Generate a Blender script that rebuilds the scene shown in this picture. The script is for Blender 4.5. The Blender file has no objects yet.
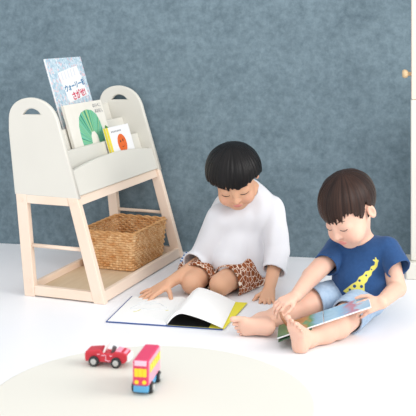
import bpy, bmesh, math, random
import numpy as np
from mathutils import Vector, Matrix, Euler

random.seed(7)
C = bpy.context.scene.collection
sc = bpy.context.scene

# ------------------------------------------------------------------ camera, world, light, exposure
CAM_H, FPX, HOR = 0.9, 947.0, 24.0           # eye height (m), focal length (px), horizon row
cam_d = bpy.data.cameras.new('camera')
cam_d.sensor_width = 36.0
cam_d.lens = FPX / 416 * 36.0
cam_d.shift_y = -(208 - HOR) / 416
cam_d.clip_start = 0.05
cam_d.dof.use_dof = True
cam_d.dof.focus_distance = 3.05
cam_d.dof.aperture_fstop = 16
cam = bpy.data.objects.new('camera', cam_d)
cam.location = (0, 0, CAM_H)
cam.rotation_euler = (math.pi / 2, 0, 0)
C.objects.link(cam)
sc.camera = cam

world = bpy.data.worlds.new('daylight')
sc.world = world
world.use_nodes = True
bg = world.node_tree.nodes['Background']
bg.inputs['Color'].default_value = (0.97, 0.98, 1.0, 1)
bg.inputs['Strength'].default_value = 1.08


def area(name, loc, target, size, power, color=(1, 1, 1)):
    d = bpy.data.lights.new(name, 'AREA')
    d.shape = 'RECTANGLE'
    d.size, d.size_y = size
    d.energy = power
    d.color = color
    o = bpy.data.objects.new(name, d)
    o.location = loc
    o.rotation_euler = (Vector(target) - Vector(loc)).to_track_quat('-Z', 'Y').to_euler()
    C.objects.link(o)
    return o


area('window_daylight', (2.7, 1.3, 1.7), (0.0, 2.9, 0.15), (1.8, 1.6), 62, (1.0, 0.985, 0.96))
area('area_light_behind', (-0.5, -1.2, 2.3), (0.1, 3.2, 0.3), (2.2, 1.4), 16, (0.97, 0.985, 1.0))  # unseen broad area light behind the camera, brightens the near sides

vs = sc.view_settings
vs.view_transform = 'Standard'
vs.look = 'None'
vs.gamma = 1.0
vs.use_curve_mapping = False
vs.exposure = 0.24


# ------------------------------------------------------------------ helpers
def P(u, v, Y):
    """a point of the room from its bearing in the photograph and its distance"""
    return np.array([(u - 208) / FPX * Y, Y, CAM_H - (v - HOR) / FPX * Y])


def lin(h):
    h = h.lstrip('#')
    c = [int(h[i:i + 2], 16) / 255 for i in (0, 2, 4)]
    return tuple(x / 12.92 if x <= 0.04045 else ((x + 0.055) / 1.055) ** 2.4 for x in c) + (1,)


def mat(name, col, rough=0.5, spec=0.5, noise=None, bump=None, sss=0.0, sheen=0.0, scale3=(1, 1, 1)):
    """principled material; noise=(scale, other colour, detail), bump=(scale, strength, distance)"""
    m = bpy.data.materials.new(name)
    m.use_nodes = True
    nt = m.node_tree
    b = nt.nodes['Principled BSDF']
    b.inputs['Base Color'].default_value = lin(col)
    b.inputs['Roughness'].default_value = rough
    b.inputs['Specular IOR Level'].default_value = spec
    if sss:
        b.inputs['Subsurface Weight'].default_value = sss
        b.inputs['Subsurface Radius'].default_value = (1.0, 0.35, 0.2)
        b.inputs['Subsurface Scale'].default_value = 0.008
    if sheen:
        b.inputs['Sheen Weight'].default_value = sheen
    tc = nt.nodes.new('ShaderNodeTexCoord')
    mp = nt.nodes.new('ShaderNodeMapping')
    mp.inputs['Scale'].default_value = scale3
    nt.links.new(tc.outputs['Object'], mp.inputs['Vector'])
    if noise:
        n = nt.nodes.new('ShaderNodeTexNoise')
        n.inputs['Scale'].default_value = noise[0]
        n.inputs['Detail'].default_value = noise[2] if len(noise) > 2 else 3
        nt.links.new(mp.outputs[0], n.inputs['Vector'])
        r = nt.nodes.new('ShaderNodeValToRGB')
        r.color_ramp.elements[0].position = 0.3
        r.color_ramp.elements[1].position = 0.7
        r.color_ramp.elements[0].color = lin(col)
        r.color_ramp.elements[1].color = lin(noise[1])
        nt.links.new(n.outputs['Fac'], r.inputs['Fac'])
        nt.links.new(r.outputs['Color'], b.inputs['Base Color'])
    if bump:
        n2 = nt.nodes.new('ShaderNodeTexNoise')
        n2.inputs['Scale'].default_value = bump[0]
        n2.inputs['Detail'].default_value = 4
        nt.links.new(mp.outputs[0], n2.inputs['Vector'])
        bp = nt.nodes.new('ShaderNodeBump')
        bp.inputs['Strength'].default_value = bump[1]
        bp.inputs['Distance'].default_value = bump[2]
        nt.links.new(n2.outputs['Fac'], bp.inputs['Height'])
        nt.links.new(bp.outputs['Normal'], b.inputs['Normal'])
    return m


def attr_mix(m, attr, col, factor=1.0, threshold=None, before=None):
    """blend a second colour of the thing itself in where a vertex attribute says so"""
    nt = m.node_tree
    b = nt.nodes['Principled BSDF']
    a = nt.nodes.new('ShaderNodeAttribute')
    a.attribute_name = attr
    mx = nt.nodes.new('ShaderNodeMix')
    mx.data_type = 'RGBA'
    src = b.inputs['Base Color']
    if src.is_linked:
        nt.links.new(src.links[0].from_socket, mx.inputs[6])
    else:
        mx.inputs[6].default_value = src.default_value[:]
    mx.inputs[7].default_value = lin(col)
    fac = a.outputs['Fac']
    if threshold is not None:
        g = nt.nodes.new('ShaderNodeMapRange')
        g.inputs['From Min'].default_value = threshold[0]
        g.inputs['From Max'].default_value = threshold[1]
        nt.links.new(fac, g.inputs['Value'])
        fac = g.outputs['Result']
    if factor != 1.0:
        mm = nt.nodes.new('ShaderNodeMath')
        mm.operation = 'MULTIPLY'
        mm.inputs[1].default_value = factor
        nt.links.new(fac, mm.inputs[0])
        fac = mm.outputs[0]
    nt.links.new(fac, mx.inputs[0])
    nt.links.new(mx.outputs[2], b.inputs['Base Color'])


def link(o, parent=None):
    C.objects.link(o)
    if parent is not None:
        o.parent = parent
    return o


def mesh_obj(name, verts, faces, m, parent=None, smooth=False, mats=None, fmat=None):
    me = bpy.data.meshes.new(name)
    me.from_pydata([tuple(float(c) for c in v) for v in verts], [], [tuple(f) for f in faces])
    for mm in (mats or [m]):
        me.materials.append(mm)
    if fmat is not None:
        me.polygons.foreach_set('material_index', fmat)
    if smooth:
        me.polygons.foreach_set('use_smooth', [True] * len(me.polygons))
    me.update()
    return link(bpy.data.objects.new(name, me), parent)


def bm_obj(name, bm, m, parent=None, smooth=False, mats=None):
    me = bpy.data.meshes.new(name)
    bmesh.ops.recalc_face_normals(bm, faces=bm.faces[:])
    bm.to_mesh(me)
    bm.free()
    for mm in (mats or [m]):
        me.materials.append(mm)
    if smooth:
        me.polygons.foreach_set('use_smooth', [True] * len(me.polygons))
    return link(bpy.data.objects.new(name, me), parent)


def tag(o, label=None, cat=None, group=None, kind=None):
    for k, v in (('label', label), ('category', cat), ('group', group), ('kind', kind)):
        if v:
            o[k] = v
    return o


def empty(name, loc, rz=0.0, rx=0.0):
    o = bpy.data.objects.new(name, None)
    o.empty_display_size = 0.05
    o.location = tuple(float(c) for c in loc)
    o.rotation_euler = (rx, 0, rz)
    return link(o)


def add_hull(bm, pts8):
    """a box given by its eight corners: bottom four then top four"""
    v = [bm.verts.new(tuple(float(c) for c in p)) for p in pts8]
    for f in ((3, 2, 1, 0), (4, 5, 6, 7), (0, 1, 5, 4), (1, 2, 6, 5), (2, 3, 7, 6), (3, 0, 4, 7)):
        bm.faces.new([v[i] for i in f])
    return v


def add_box(bm, lo, hi):
    x0, y0, z0 = lo
    x1, y1, z1 = hi
    return add_hull(bm, [(x0, y0, z0), (x1, y0, z0), (x1, y1, z0), (x0, y1, z0),
                         (x0, y0, z1), (x1, y0, z1), (x1, y1, z1), (x0, y1, z1)])


def bevel(bm, w, seg=2):
    bmesh.ops.recalc_face_normals(bm, faces=bm.faces[:])
    es = [e for e in bm.edges if len(e.link_faces) == 2 and e.calc_face_angle(0) > 0.5]
    bmesh.ops.bevel(bm, geom=es, offset=w, segments=seg, profile=0.5, affect='EDGES')


def prism(bm, poly, axis, a0, a1):
    """polygon (two coordinates) swept along axis 0/1/2 from a0 to a1"""
    def mk(p, a):
        q = [0, 0, 0]
        o = [i for i in range(3) if i != axis]
        q[axis] = a
        q[o[0]], q[o[1]] = p
        return bm.verts.new(q)
    A = [mk(p, a0) for p in poly]
    B = [mk(p, a1) for p in poly]
    n = len(poly)
    bm.faces.new(A)
    bm.faces.new(B[::-1])
    for i in range(n):
        bm.faces.new((A[i], B[i], B[(i + 1) % n], A[(i + 1) % n]))


def lathe(bm, prof, c=(0, 0, 0), axis=2, n=32, closed=True):
    """profile of (radius, height) turned about an axis through c"""
    rings = []
    for r, h in prof:
        ring = []
        for i in range(n):
            a = 2 * math.pi * i / n
            p = [r * math.cos(a), r * math.sin(a), h]
            if axis == 0:
                p = [p[2], p[0], p[1]]
            elif axis == 1:
                p = [p[0], p[2], p[1]]
            ring.append(bm.verts.new([p[k] + c[k] for k in range(3)]))
        rings.append(ring)
    for a, b in zip(rings, rings[1:]):
        for i in range(n):
            bm.faces.new((a[i], a[(i + 1) % n], b[(i + 1) % n], b[i]))
    if closed:
        bm.faces.new(rings[0][::-1])
        bm.faces.new(rings[-1])


def tube(bm, pts, r, n=8, cap=True):
    pts = [Vector([float(c) for c in p]) for p in pts]
    rs = r if isinstance(r, (list, tuple)) else [r] * len(pts)
    rings = []
    up = Vector((0, 0, 1))
    prev = None
    for i, p in enumerate(pts):
        t = (pts[min(i + 1, len(pts) - 1)] - pts[max(i - 1, 0)]).normalized()
        if prev is None:
            x = t.cross(up if abs(t.z) < 0.95 else Vector((1, 0, 0))).normalized()
        else:
            x = (prev - t * prev.dot(t)).normalized()
        prev = x
        y = t.cross(x)
        rings.append([bm.verts.new(p + (x * math.cos(2 * math.pi * k / n) + y * math.sin(2 * math.pi * k / n)) * rs[i]) for k in range(n)])
    for a, b in zip(rings, rings[1:]):
        for k in range(n):
            bm.faces.new((a[k], a[(k + 1) % n], b[(k + 1) % n], b[k]))
    if cap:
        bm.faces.new(rings[0][::-1])
        bm.faces.new(rings[-1])


def curve_plate(name, loops, thick, bev, m, parent, matrix, res=3):
    """flat plate with holes from closed outlines, with rounded edges"""
    cu = bpy.data.curves.new(name, 'CURVE')
    cu.dimensions = '2D'
    cu.fill_mode = 'BOTH'
    cu.extrude = thick / 2 - bev
    cu.bevel_depth = bev
    cu.bevel_resolution = res
    for lp in loops:
        s = cu.splines.new('POLY')
        s.points.add(len(lp) - 1)
        for pt, q in zip(s.points, lp):
            pt.co = (q[0], q[1], 0, 1)
        s.use_cyclic_u = True
    tmp = bpy.data.objects.new('tmp', cu)
    C.objects.link(tmp)
    bpy.context.view_layer.update()
    dg = bpy.context.evaluated_depsgraph_get()
    me = bpy.data.meshes.new_from_object(tmp.evaluated_get(dg))
    bpy.data.objects.remove(tmp)
    me.name = name
    me.transform(matrix)
    me.materials.clear()
    me.materials.append(m)
    o = bpy.data.objects.new(name, me)
    return link(o, parent)


def text_obj(name, body, size, m, parent, matrix, extrude=0.0002, shear=0.0, bold=0.0):
    cu = bpy.data.curves.new(name, 'FONT')
    cu.body = body
    cu.size = size
    cu.extrude = extrude
    cu.offset = bold
    cu.shear = shear
    cu.align_x = 'CENTER'
    cu.align_y = 'CENTER'
    cu.resolution_u = 3
    tmp = bpy.data.objects.new('tmp', cu)
    C.objects.link(tmp)
    bpy.context.view_layer.update()
    dg = bpy.context.evaluated_depsgraph_get()
    me = bpy.data.meshes.new_from_object(tmp.evaluated_get(dg))
    bpy.data.objects.remove(tmp)
    me.name = name
    me.transform(matrix)
    me.materials.clear()
    me.materials.append(m)
    return link(bpy.data.objects.new(name, me), parent)


# ------------------------------------------------------------------ implicit surfaces for bodies and clothes
def vnoise(p, freq, seed):
    rs = np.random.RandomState(seed)
    out = 0
    for i in range(5):
        k = rs.normal(size=3)
        k = k / np.linalg.norm(k) * freq * rs.uniform(0.7, 1.4)
        out = out + np.sin(p[0] * k[0] + p[1] * k[1] + p[2] * k[2] + rs.uniform(0, 6.28))
    return out / 5


class Field:
    def __init__(self, lo, hi, h):
        self.lo = np.array(lo, float)
        self.h = h
        self.n = np.ceil((np.array(hi, float) - self.lo) / h).astype(int) + 1
        self.F = np.full(self.n, 0.05, np.float32)

    def grid(self, sl):
        return [(self.lo[i] + self.h * np.arange(sl[i].start, sl[i].stop)).astype(np.float32).reshape([-1 if j == i else 1 for j in range(3)]) for i in range(3)]

    def sub(self, blo, bhi):
        a = np.clip(np.floor((np.array(blo) - self.lo) / self.h).astype(int), 0, self.n)
        b = np.clip(np.ceil((np.array(bhi) - self.lo) / self.h).astype(int) + 1, 0, self.n)
        return tuple(slice(x, max(x, y)) for x, y in zip(a, b))

    def apply(self, sl, d, k, op):
        A = self.F[sl]
        if A.size == 0:
            return
        if op == 'add':
            h = np.clip(0.5 + 0.5 * (A - d) / k, 0, 1)
            self.F[sl] = A * (1 - h) + d * h - k * h * (1 - h)
        else:
            d = -d
            h = np.clip(0.5 - 0.5 * (A - d) / k, 0, 1)
            self.F[sl] = A * (1 - h) + d * h + k * h * (1 - h)

    def rc(self, a, b, ra, rb=None, k=0.008, cuts=(), op='add'):
        a, b = np.array(a, float), np.array(b, float)
        rb = ra if rb is None else rb
        pad = max(ra, rb) + k + 0.012
        sl = self.sub(np.minimum(a, b) - pad, np.maximum(a, b) + pad)
        x, y, z = self.grid(sl)
        ab = b - a
        L2 = max(float(ab @ ab), 1e-12)
        t = np.clip(((x - a[0]) * ab[0] + (y - a[1]) * ab[1] + (z - a[2]) * ab[2]) / L2, 0, 1)
        d = np.sqrt((x - a[0] - t * ab[0]) ** 2 + (y - a[1] - t * ab[1]) ** 2 + (z - a[2] - t * ab[2]) ** 2) - (ra + (rb - ra) * t)
        for pt, nn in cuts:
            d = np.maximum(d, (x - pt[0]) * nn[0] + (y - pt[1]) * nn[1] + (z - pt[2]) * nn[2])
        self.apply(sl, d, k, op)

    def chain(self, pts, rs, k=0.008, op='add'):
        for i in range(len(pts) - 1):
            self.rc(pts[i], pts[i + 1], rs[i], rs[i + 1], k, op=op)

    def el(self, c, r, R=None, k=0.008, op='add', cuts=()):
        c = np.array(c, float)
        R = np.eye(3) if R is None else R
        pad = max(r) + k + 0.012
        sl = self.sub(c - pad, c + pad)
        x, y, z = self.grid(sl)
        q = [((x - c[0]) * R[0, i] + (y - c[1]) * R[1, i] + (z - c[2]) * R[2, i]) for i in range(3)]
        k0 = np.sqrt(sum((q[i] / r[i]) ** 2 for i in range(3)))
        k1 = np.sqrt(sum((q[i] / r[i] ** 2) ** 2 for i in range(3))) + 1e-9
        d = k0 * (k0 - 1) / k1
        for pt, nn in cuts:
            d = np.maximum(d, (x - pt[0]) * nn[0] + (y - pt[1]) * nn[1] + (z - pt[2]) * nn[2])
        self.apply(sl, d, k, op)

    def clip(self, pt, nn, soft=0.0):
        sl = tuple(slice(0, n) for n in self.n)
        x, y, z = self.grid(sl)
        self.F = np.maximum(self.F, ((x - pt[0]) * nn[0] + (y - pt[1]) * nn[1] + (z - pt[2]) * nn[2]).astype(np.float32))

    def wrinkle(self, amp, freq, seed, squash=(1, 1, 1)):
        sl = tuple(slice(0, n) for n in self.n)
        g = self.grid(sl)
        g = [g[i] * squash[i] for i in range(3)]
        self.F = self.F + (amp * vnoise(g, freq, seed)).astype(np.float32)

    def surface(self):
        F = self.F
        ins = F < 0
        nx, ny, nz = F.shape
        cnt = np.zeros((nx - 1, ny - 1, nz - 1), np.int8)
        for i in (0, 1):
            for j in (0, 1):
                for k in (0, 1):
                    cnt += ins[i:nx - 1 + i, j:ny - 1 + j, k:nz - 1 + k]
        cells = np.argwhere((cnt > 0) & (cnt < 8))
        vid = np.full(cnt.shape, -1, np.int32)
        vid[tuple(cells.T)] = np.arange(len(cells))
        acc = np.zeros((len(cells), 3))
        num = np.zeros(len(cells))
        corners = [(i, j, k) for i in (0, 1) for j in (0, 1) for k in (0, 1)]
        val = {c: F[cells[:, 0] + c[0], cells[:, 1] + c[1], cells[:, 2] + c[2]].astype(float) for c in corners}
        for a in corners:
            for ax in range(3):
                if a[ax] == 0:
                    b = list(a)
                    b[ax] = 1
                    va, vb = val[a], val[tuple(b)]
                    m = (va < 0) != (vb < 0)
                    t = va[m] / (va[m] - vb[m])
                    q = np.tile(np.array(a, float), (m.sum(), 1))
                    q[:, ax] = t
                    acc[m] += q
                    num[m] += 1
        V = self.lo + self.h * (cells + acc / num[:, None])
        Q = []
        for ax in range(3):
            sA = [slice(1, n - 1) for n in (nx, ny, nz)]
            sB = list(sA)
            sA[ax] = slice(0, F.shape[ax] - 1)
            sB[ax] = slice(1, F.shape[ax])
            a, b = ins[tuple(sA)], ins[tuple(sB)]
            base = np.array([1, 1, 1])
            base[ax] = 0
            e = np.argwhere(a != b) + base
            flip = ins[tuple(e.T)]
            o1, o2 = [(1, 2), (2, 0), (0, 1)][ax]
            c = []
            for d1, d2 in ((1, 1), (0, 1), (0, 0), (1, 0)):
                q = e.copy()
                q[:, o1] -= d1
                q[:, o2] -= d2
                c.append(vid[tuple(q.T)])
            c = np.stack(c, 1)
            c[~flip] = c[~flip][:, ::-1]
            Q.append(c)
        return V, np.concatenate(Q)


def smooth_v(V, Q, it=2, lam=0.5):
    for _ in range(it):
        S = np.zeros_like(V)
        n = np.zeros(len(V))
        for i in range(4):
            a, b = Q[:, i], Q[:, (i + 1) % 4]
            np.add.at(S, a, V[b])
            np.add.at(S, b, V[a])
            np.add.at(n, a, 1)
            np.add.at(n, b, 1)
        V = V * (1 - lam) + lam * S / np.maximum(n, 1)[:, None]
    return V


def field_obj(name, fld, m, parent=None, origin=(0, 0, 0), attrs=None, it=1):
    V, Q = fld.surface()
    V = smooth_v(V, Q, it)
    me = bpy.data.meshes.new(name)
    me.vertices.add(len(V))
    me.vertices.foreach_set('co', (V - np.array(origin)).astype(np.float32).ravel())
    me.loops.add(len(Q) * 4)
    me.loops.foreach_set('vertex_index', Q.astype(np.int32).ravel())
    me.polygons.add(len(Q))
    me.polygons.foreach_set('loop_start', np.arange(0, len(Q) * 4, 4, dtype=np.int32))
    me.polygons.foreach_set('use_smooth', np.ones(len(Q), bool))
    me.update(calc_edges=True)
    me.validate()
    for an, fn in (attrs or {}).items():
        val = np.asarray(fn(V), np.float32)
        if val.ndim == 1:
            at = me.attributes.new(an, 'FLOAT', 'POINT')
            at.data.foreach_set('value', val)
        else:
            at = me.attributes.new(an, 'FLOAT_VECTOR', 'POINT')
            at.data.foreach_set('vector', val.ravel())
    me.materials.append(m)
    return link(bpy.data.objects.new(name, me), parent), V


def nrm(v):
    v = np.array(v, float)
    return v / np.linalg.norm(v)


# ------------------------------------------------------------------ materials
M = {}
M['floor'] = mat('white_floor', '#eeeef1', 0.42, 0.35, noise=(1.3, '#f1f1f3', 2), bump=(60, 0.02, 0.001))
M['cream_board'] = mat('cream_painted_board', '#d9d6cc', 0.45, 0.4, noise=(6, '#d6d3c9', 2))
M['wood'] = mat('pale_wood', '#efdbc9', 0.5, 0.35, noise=(9, '#ead3be', 4), scale3=(1, 1, 0.15), bump=(40, 0.05, 0.001))
M['wood_h'] = mat('pale_wood_rail', '#efdbc9', 0.5, 0.35, noise=(9, '#ead3be', 4), scale3=(0.15, 1, 1), bump=(40, 0.05, 0.001))
M['tray'] = mat('tray_plywood', '#dcc6a8', 0.55, 0.3, noise=(7, '#d2b997', 5), scale3=(1, 8, 1))
M['table'] = mat('table_laminate', '#dbd8ce', 0.45, 0.3, noise=(3, '#d8d5cb', 2))
M['wicker'] = mat('rattan', '#cf8f50', 0.55, 0.35, noise=(45, '#f6d3a2', 3))
M['wicker_rim'] = mat('rattan_rim', '#cc9257', 0.55, 0.35, noise=(60, '#e6b984', 3))
M['paper'] = mat('paper', '#f1efea', 0.6, 0.25)
M['pages'] = mat('page_edges', '#e9e3d3', 0.7, 0.2, noise=(300, '#d8d0bb', 2), scale3=(1, 1, 1))
M['black'] = mat('black_rubber', '#26272a', 0.5, 0.4, noise=(50, '#2d2e31', 2))
M['hub'] = mat('grey_hub', '#b7b8b5', 0.4, 0.5)
M['toy_red'] = mat('red_paint', '#c92b3c', 0.35, 0.5, noise=(20, '#c42838', 2))
M['toy_pink'] = mat('pink_paint', '#d83f66', 0.35, 0.5, noise=(20, '#d33a61', 2))
M['toy_rose'] = mat('rose_deck_and_lit_side', '#ee9bb0', 0.35, 0.5)  # car deck rose; on the bus, light from the right painted as paler pink
M['toy_white'] = mat('white_paint', '#f2eeee', 0.35, 0.5)
M['toy_lilac'] = mat('pale_pink_sign', '#eec3d4', 0.4, 0.5)
M['toy_yellow'] = mat('yellow_paint', '#f2d32c', 0.35, 0.5)
M['toy_blue'] = mat('blue_paint', '#5aa4d0', 0.35, 0.5)
M['toy_grey'] = mat('dark_grey_paint', '#5a5355', 0.4, 0.5)
M['peg'] = mat('peg_wood', '#d9bf9a', 0.5, 0.3, noise=(30, '#cdb088', 3))


def wall_material():
    m = mat('blue_grey_plaster', '#6d8795', 0.85, 0.2)
    nt = m.node_tree
    b = nt.nodes['Principled BSDF']
    tc = nt.nodes.new('ShaderNodeTexCoord')
    n1 = nt.nodes.new('ShaderNodeTexNoise')
    n1.inputs['Scale'].default_value = 7
    n1.inputs['Detail'].default_value = 6
    n1.inputs['Roughness'].default_value = 0.65
    n1.inputs['Distortion'].default_value = 0.6
    n2 = nt.nodes.new('ShaderNodeTexNoise')
    n2.inputs['Scale'].default_value = 34
    n2.inputs['Detail'].default_value = 6
    n2.inputs['Roughness'].default_value = 0.7
    n2.inputs['Distortion'].default_value = 0.15
    for n in (n1, n2):
        nt.links.new(tc.outputs['Object'], n.inputs['Vector'])
    add = nt.nodes.new('ShaderNodeMath')
    add.operation = 'MULTIPLY_ADD'
    add.inputs[1].default_value = 0.75
    nt.links.new(n2.outputs['Fac'], add.inputs[0])
    sc_ = nt.nodes.new('ShaderNodeMath')
    sc_.operation = 'MULTIPLY'
    sc_.inputs[1].default_value = 0.45
    nt.links.new(n1.outputs['Fac'], sc_.inputs[0])
    nt.links.new(sc_.outputs[0], add.inputs[2])
    r = nt.nodes.new('ShaderNodeValToRGB')
    e = r.color_ramp.elements
    e[0].position, e[1].position = 0.42, 0.80
    e[0].color, e[1].color = lin(WALL_A), lin(WALL_B)
    nt.links.new(add.outputs[0], r.inputs['Fac'])
    nt.links.new(r.outputs['Color'], b.inputs['Base Color'])
    bp = nt.nodes.new('ShaderNodeBump')
    bp.inputs['Strength'].default_value = 0.15
    bp.inputs['Distance'].default_value = 0.002
    nt.links.new(n2.outputs['Fac'], bp.inputs['Height'])
    nt.links.new(bp.outputs['Normal'], b.inputs['Normal'])
    return m


WALL_A, WALL_B = '#596a73', '#7c8f98'
M['wall'] = wall_material()

# ------------------------------------------------------------------ the setting
WA = math.atan(-0.191)                                  # the wall runs slightly towards the camera on the right
wall_y = lambda x: 3.885 - 0.191 * (x + 0.843)
bm = bmesh.new()
add_box(bm, (-4, 0, -0.1), (4, 0.12, 2.6))
w = bm_obj('wall_back', bm, M['wall'])
w.location = (0, wall_y(0), 0)
w.rotation_euler = (0, 0, WA)
tag(w, kind='structure')
bm = bmesh.new()
add_hull(bm, [(-4, -2.5, -0.08), (4, -2.5, -0.08), (4, wall_y(4) + 0.05, -0.08), (-4, wall_y(-4) + 0.05, -0.08),
              (-4, -2.5, 0), (4, -2.5, 0), (4, wall_y(4) + 0.05, 0), (-4, wall_y(-4) + 0.05, 0)])
tag(bm_obj('floor', bm, M['floor']), kind='structure')

# ------------------------------------------------------------------ bookshelf: local x runs along the shelf, y to its back
SA = math.radians(20.5)
F0 = np.array([-0.330, 3.033, 0.0])
SX = np.array([math.sin(SA), math.cos(SA), 0.0])
DX = np.array([-math.cos(SA), math.sin(SA), 0.0])
RZ = math.pi / 2 - SA
SL = 0.68
shelf = empty('bookshelf', F0, RZ)
tag(shelf, 'cream front-facing book rack with rounded handle ends on a pale wood frame', 'bookshelf')


def arc(cx, cy, r, a0, a1, n):
    return [(cx + r * math.cos(math.radians(a0 + (a1 - a0) * i / n)), cy + r * math.sin(math.radians(a0 + (a1 - a0) * i / n))) for i in range(n + 1)]


def catmull(pts, n=6):
    out = []
    for i in range(len(pts) - 1):
        p0, p1, p2, p3 = (np.array(pts[max(0, min(len(pts) - 1, i + j))], float) for j in (-1, 0, 1, 2))
        for t in np.arange(n) / n:
            out.append(0.5 * ((2 * p1) + (-p0 + p2) * t + (2 * p0 - 5 * p1 + 4 * p2 - p3) * t * t + (-p0 + 3 * p1 - 3 * p2 + p3) * t ** 3))
    out.append(np.array(pts[-1], float))
    return out


outline = [(0.100, 0.336), (0.331, 0.338), (0.3545, 0.545)] + [tuple(p) for p in catmull([(0.3545, 0.56), (0.353, 0.600), (0.338, 0.629), (0.308, 0.647), (0.270, 0.652), (0.231, 0.642), (0.201, 0.621), (0.181, 0.590), (0.172, 0.562)], 5)]
hole = [(0.312, 0.596), (0.229, 0.598)] + [tuple(p) for p in catmull([(0.232, 0.603), (0.248, 0.618), (0.272, 0.6245), (0.294, 0.618), (0.309, 0.602)], 5)]
# plate plane (y,z) of the shelf, its thickness along x
for x0 in (0.0, SL - 0.018):
    mt = Matrix(((0, 0, 1, x0 + 0.009), (1, 0, 0, 0), (0, 1, 0, 0), (0, 0, 0, 1)))
    curve_plate('side_panel', [outline, hole], 0.018, 0.004, M['cream_board'], shelf, mt)

TI = 0.316
TN = math.hypot(1, TI)


def board(name, off, z0, prof, thick, m=None):
    """board leaning with the ends' front edge; prof: (x, z) of its top edge"""
    bm = bmesh.new()
    dfun = lambda z: off + TI * (z - 0.345)
    n = len(prof)
    rows = []
    for x, zt in prof:
        rows.append([bm.verts.new((x, dfun(z0), z0)), bm.verts.new((x, dfun(zt), zt)), bm.verts.new((x, dfun(zt) + thick, zt)), bm.verts.new((x, dfun(z0) + thick, z0))])
    for a, b in zip(rows, rows[1:]):
        for k in range(4):
            bm.faces.new((a[k], b[k], b[(k + 1) % 4], a[(k + 1) % 4]))
    bm.faces.new(rows[0][::-1])
    bm.faces.new(rows[-1])
    bevel(bm, 0.0015, 2)
    return bm_obj(name, bm, m or M['cream_board'], shelf)


xs = np.linspace(0.019, SL - 0.019, 25)
board('front_board', 0.106, 0.338, [(x, 0.416 + 0.022 * math.sin(math.pi * min(1, max(0, (x - 0.019) / 0.622))) ** 0.8) for x in xs], 0.011)
board('pocket_divider', 0.150, 0.345, [(0.019, 0.472), (SL - 0.019, 0.472)], 0.009)
board('pocket_divider', 0.196, 0.345, [(0.019, 0.532), (SL - 0.019, 0.532)], 0.009)
board('back_board', 0.243, 0.345, [(0.019, 0.588), (SL - 0.019, 0.588)], 0.009)
bm = bmesh.new()
add_box(bm, (0.019, 0.108, 0.338), (SL - 0.019, 0.30, 0.345))
bm_obj('bottom_board', bm, M['cream_board'], shelf)
for nm_off, z0 in ((0.150, 0.380), (0.196, 0.425)):       # stepped pocket floors
    bm = bmesh.new()
    d0 = nm_off + 0.009 + TI * (z0 - 0.345)
    add_box(bm, (0.019, d0, z0), (SL - 0.019, d0 + 0.036, z0 + 0.006))
    bm_obj('pocket_floor', bm, M['cream_board'], shelf)

# wood frame: two A frames of legs and rails, long rails, tray
FW = 0.024


def bar(name, poly, x0, x1, m, bev=0.0025):
    bm = bmesh.new()
    prism(bm, poly, 0, x0, x1)
    bevel(bm, bev, 2)
    return bm_obj(name, bm, m, shelf)


def screw(x, y, z, parent, sgn):
    bm = bmesh.new()
    lathe(bm, [(0.0058, 0.0), (0.0058, 0.0018), (0.004, 0.0028)], axis=0, n=16)
    if sgn > 0:
        bmesh.ops.scale(bm, vec=(-1, 1, 1), verts=bm.verts)
    bmesh.ops.translate(bm, vec=(x, y, z), verts=bm.verts)
    o = bm_obj('screw_cap', bm, M['wood'], parent)
    return o


for x0, x1, outer in ((0.0, FW, -1), (SL - FW, SL, 1)):
    fl = bar('leg', [(0.0, 0.0), (0.041, 0.0), (0.138, 0.335), (0.100, 0.335)], x0, x1, M['wood'])
    bl = bar('leg', [(0.258, 0.0), (0.297, 0.0), (0.331, 0.3375), (0.291, 0.3375)], x0, x1, M['wood'])
    bar('top_rail', [(0.131, 0.3065), (0.2885, 0.3065), (0.2915, 0.3355), (0.1385, 0.3355)], x0 + 0.001, x1 - 0.001, M['wood_h'])
    bar('bottom_rail', [(0.0415, 0.004), (0.2585, 0.004), (0.2615, 0.036), (0.0515, 0.036)], x0 + 0.001, x1 - 0.001, M['wood_h'])
    bm = bmesh.new()
    xc = (x0 + x1) / 2
    tube(bm, [(xc, 0.085, 0.167), (xc, 0.279, 0.167)], 0.0065, 12)
    bm_obj('dowel', bm, M['wood_h'], shelf, smooth=True)
    xo = x0 if outer < 0 else x1
    for (y, z, leg_) in ((0.024, 0.020, fl), (0.116, 0.318, fl), (0.277, 0.020, bl), (0.281, 0.052, bl), (0.309, 0.318, bl)):
        screw(xo + 0.003 * outer * -1 * 0 - 0.0028 * (1 if outer > 0 else -1) * 0 + (-0.0026 if outer < 0 else 0.0026), y, z, leg_, outer)
bar('long_rail', [(0.1015, 0.306), (0.119, 0.306), (0.126, 0.3355), (0.1105, 0.3355)], FW + 0.0005, SL - FW - 0.0005, M['wood_h'])
bar('long_rail', [(0.302, 0.306), (0.320, 0.306), (0.323, 0.3355), (0.305, 0.3355)], FW + 0.0005, SL - FW - 0.0005, M['wood_h'])
bar('tray_rail', [(0.004, 0.004), (0.020, 0.004), (0.0285, 0.036), (0.0125, 0.036)], FW + 0.0005, SL - FW - 0.0005, M['wood_h'])
bar('tray_rail', [(0.276, 0.004), (0.292, 0.004), (0.295, 0.036), (0.279, 0.036)], FW + 0.0005, SL - FW - 0.0005, M['wood_h'])
bm = bmesh.new()
add_box(bm, (FW + 0.001, 0.0215, 0.006), (SL - FW - 0.001, 0.2755, 0.015))
bm_obj('tray', bm, M['tray'], shelf)

# ------------------------------------------------------------------ wicker basket on the tray
BX0, BX1, BY0, BY1, BZ0, BH = 0.338, 0.630, 0.058, 0.262, 0.0155, 0.135
bk = empty('wicker_basket', F0 + SX * (BX0 + BX1) / 2 + DX * (BY0 + BY1) / 2 + np.array([0, 0, BZ0]), RZ)
tag(bk, 'rectangular woven rattan basket on the bookshelf tray', 'basket')


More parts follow.
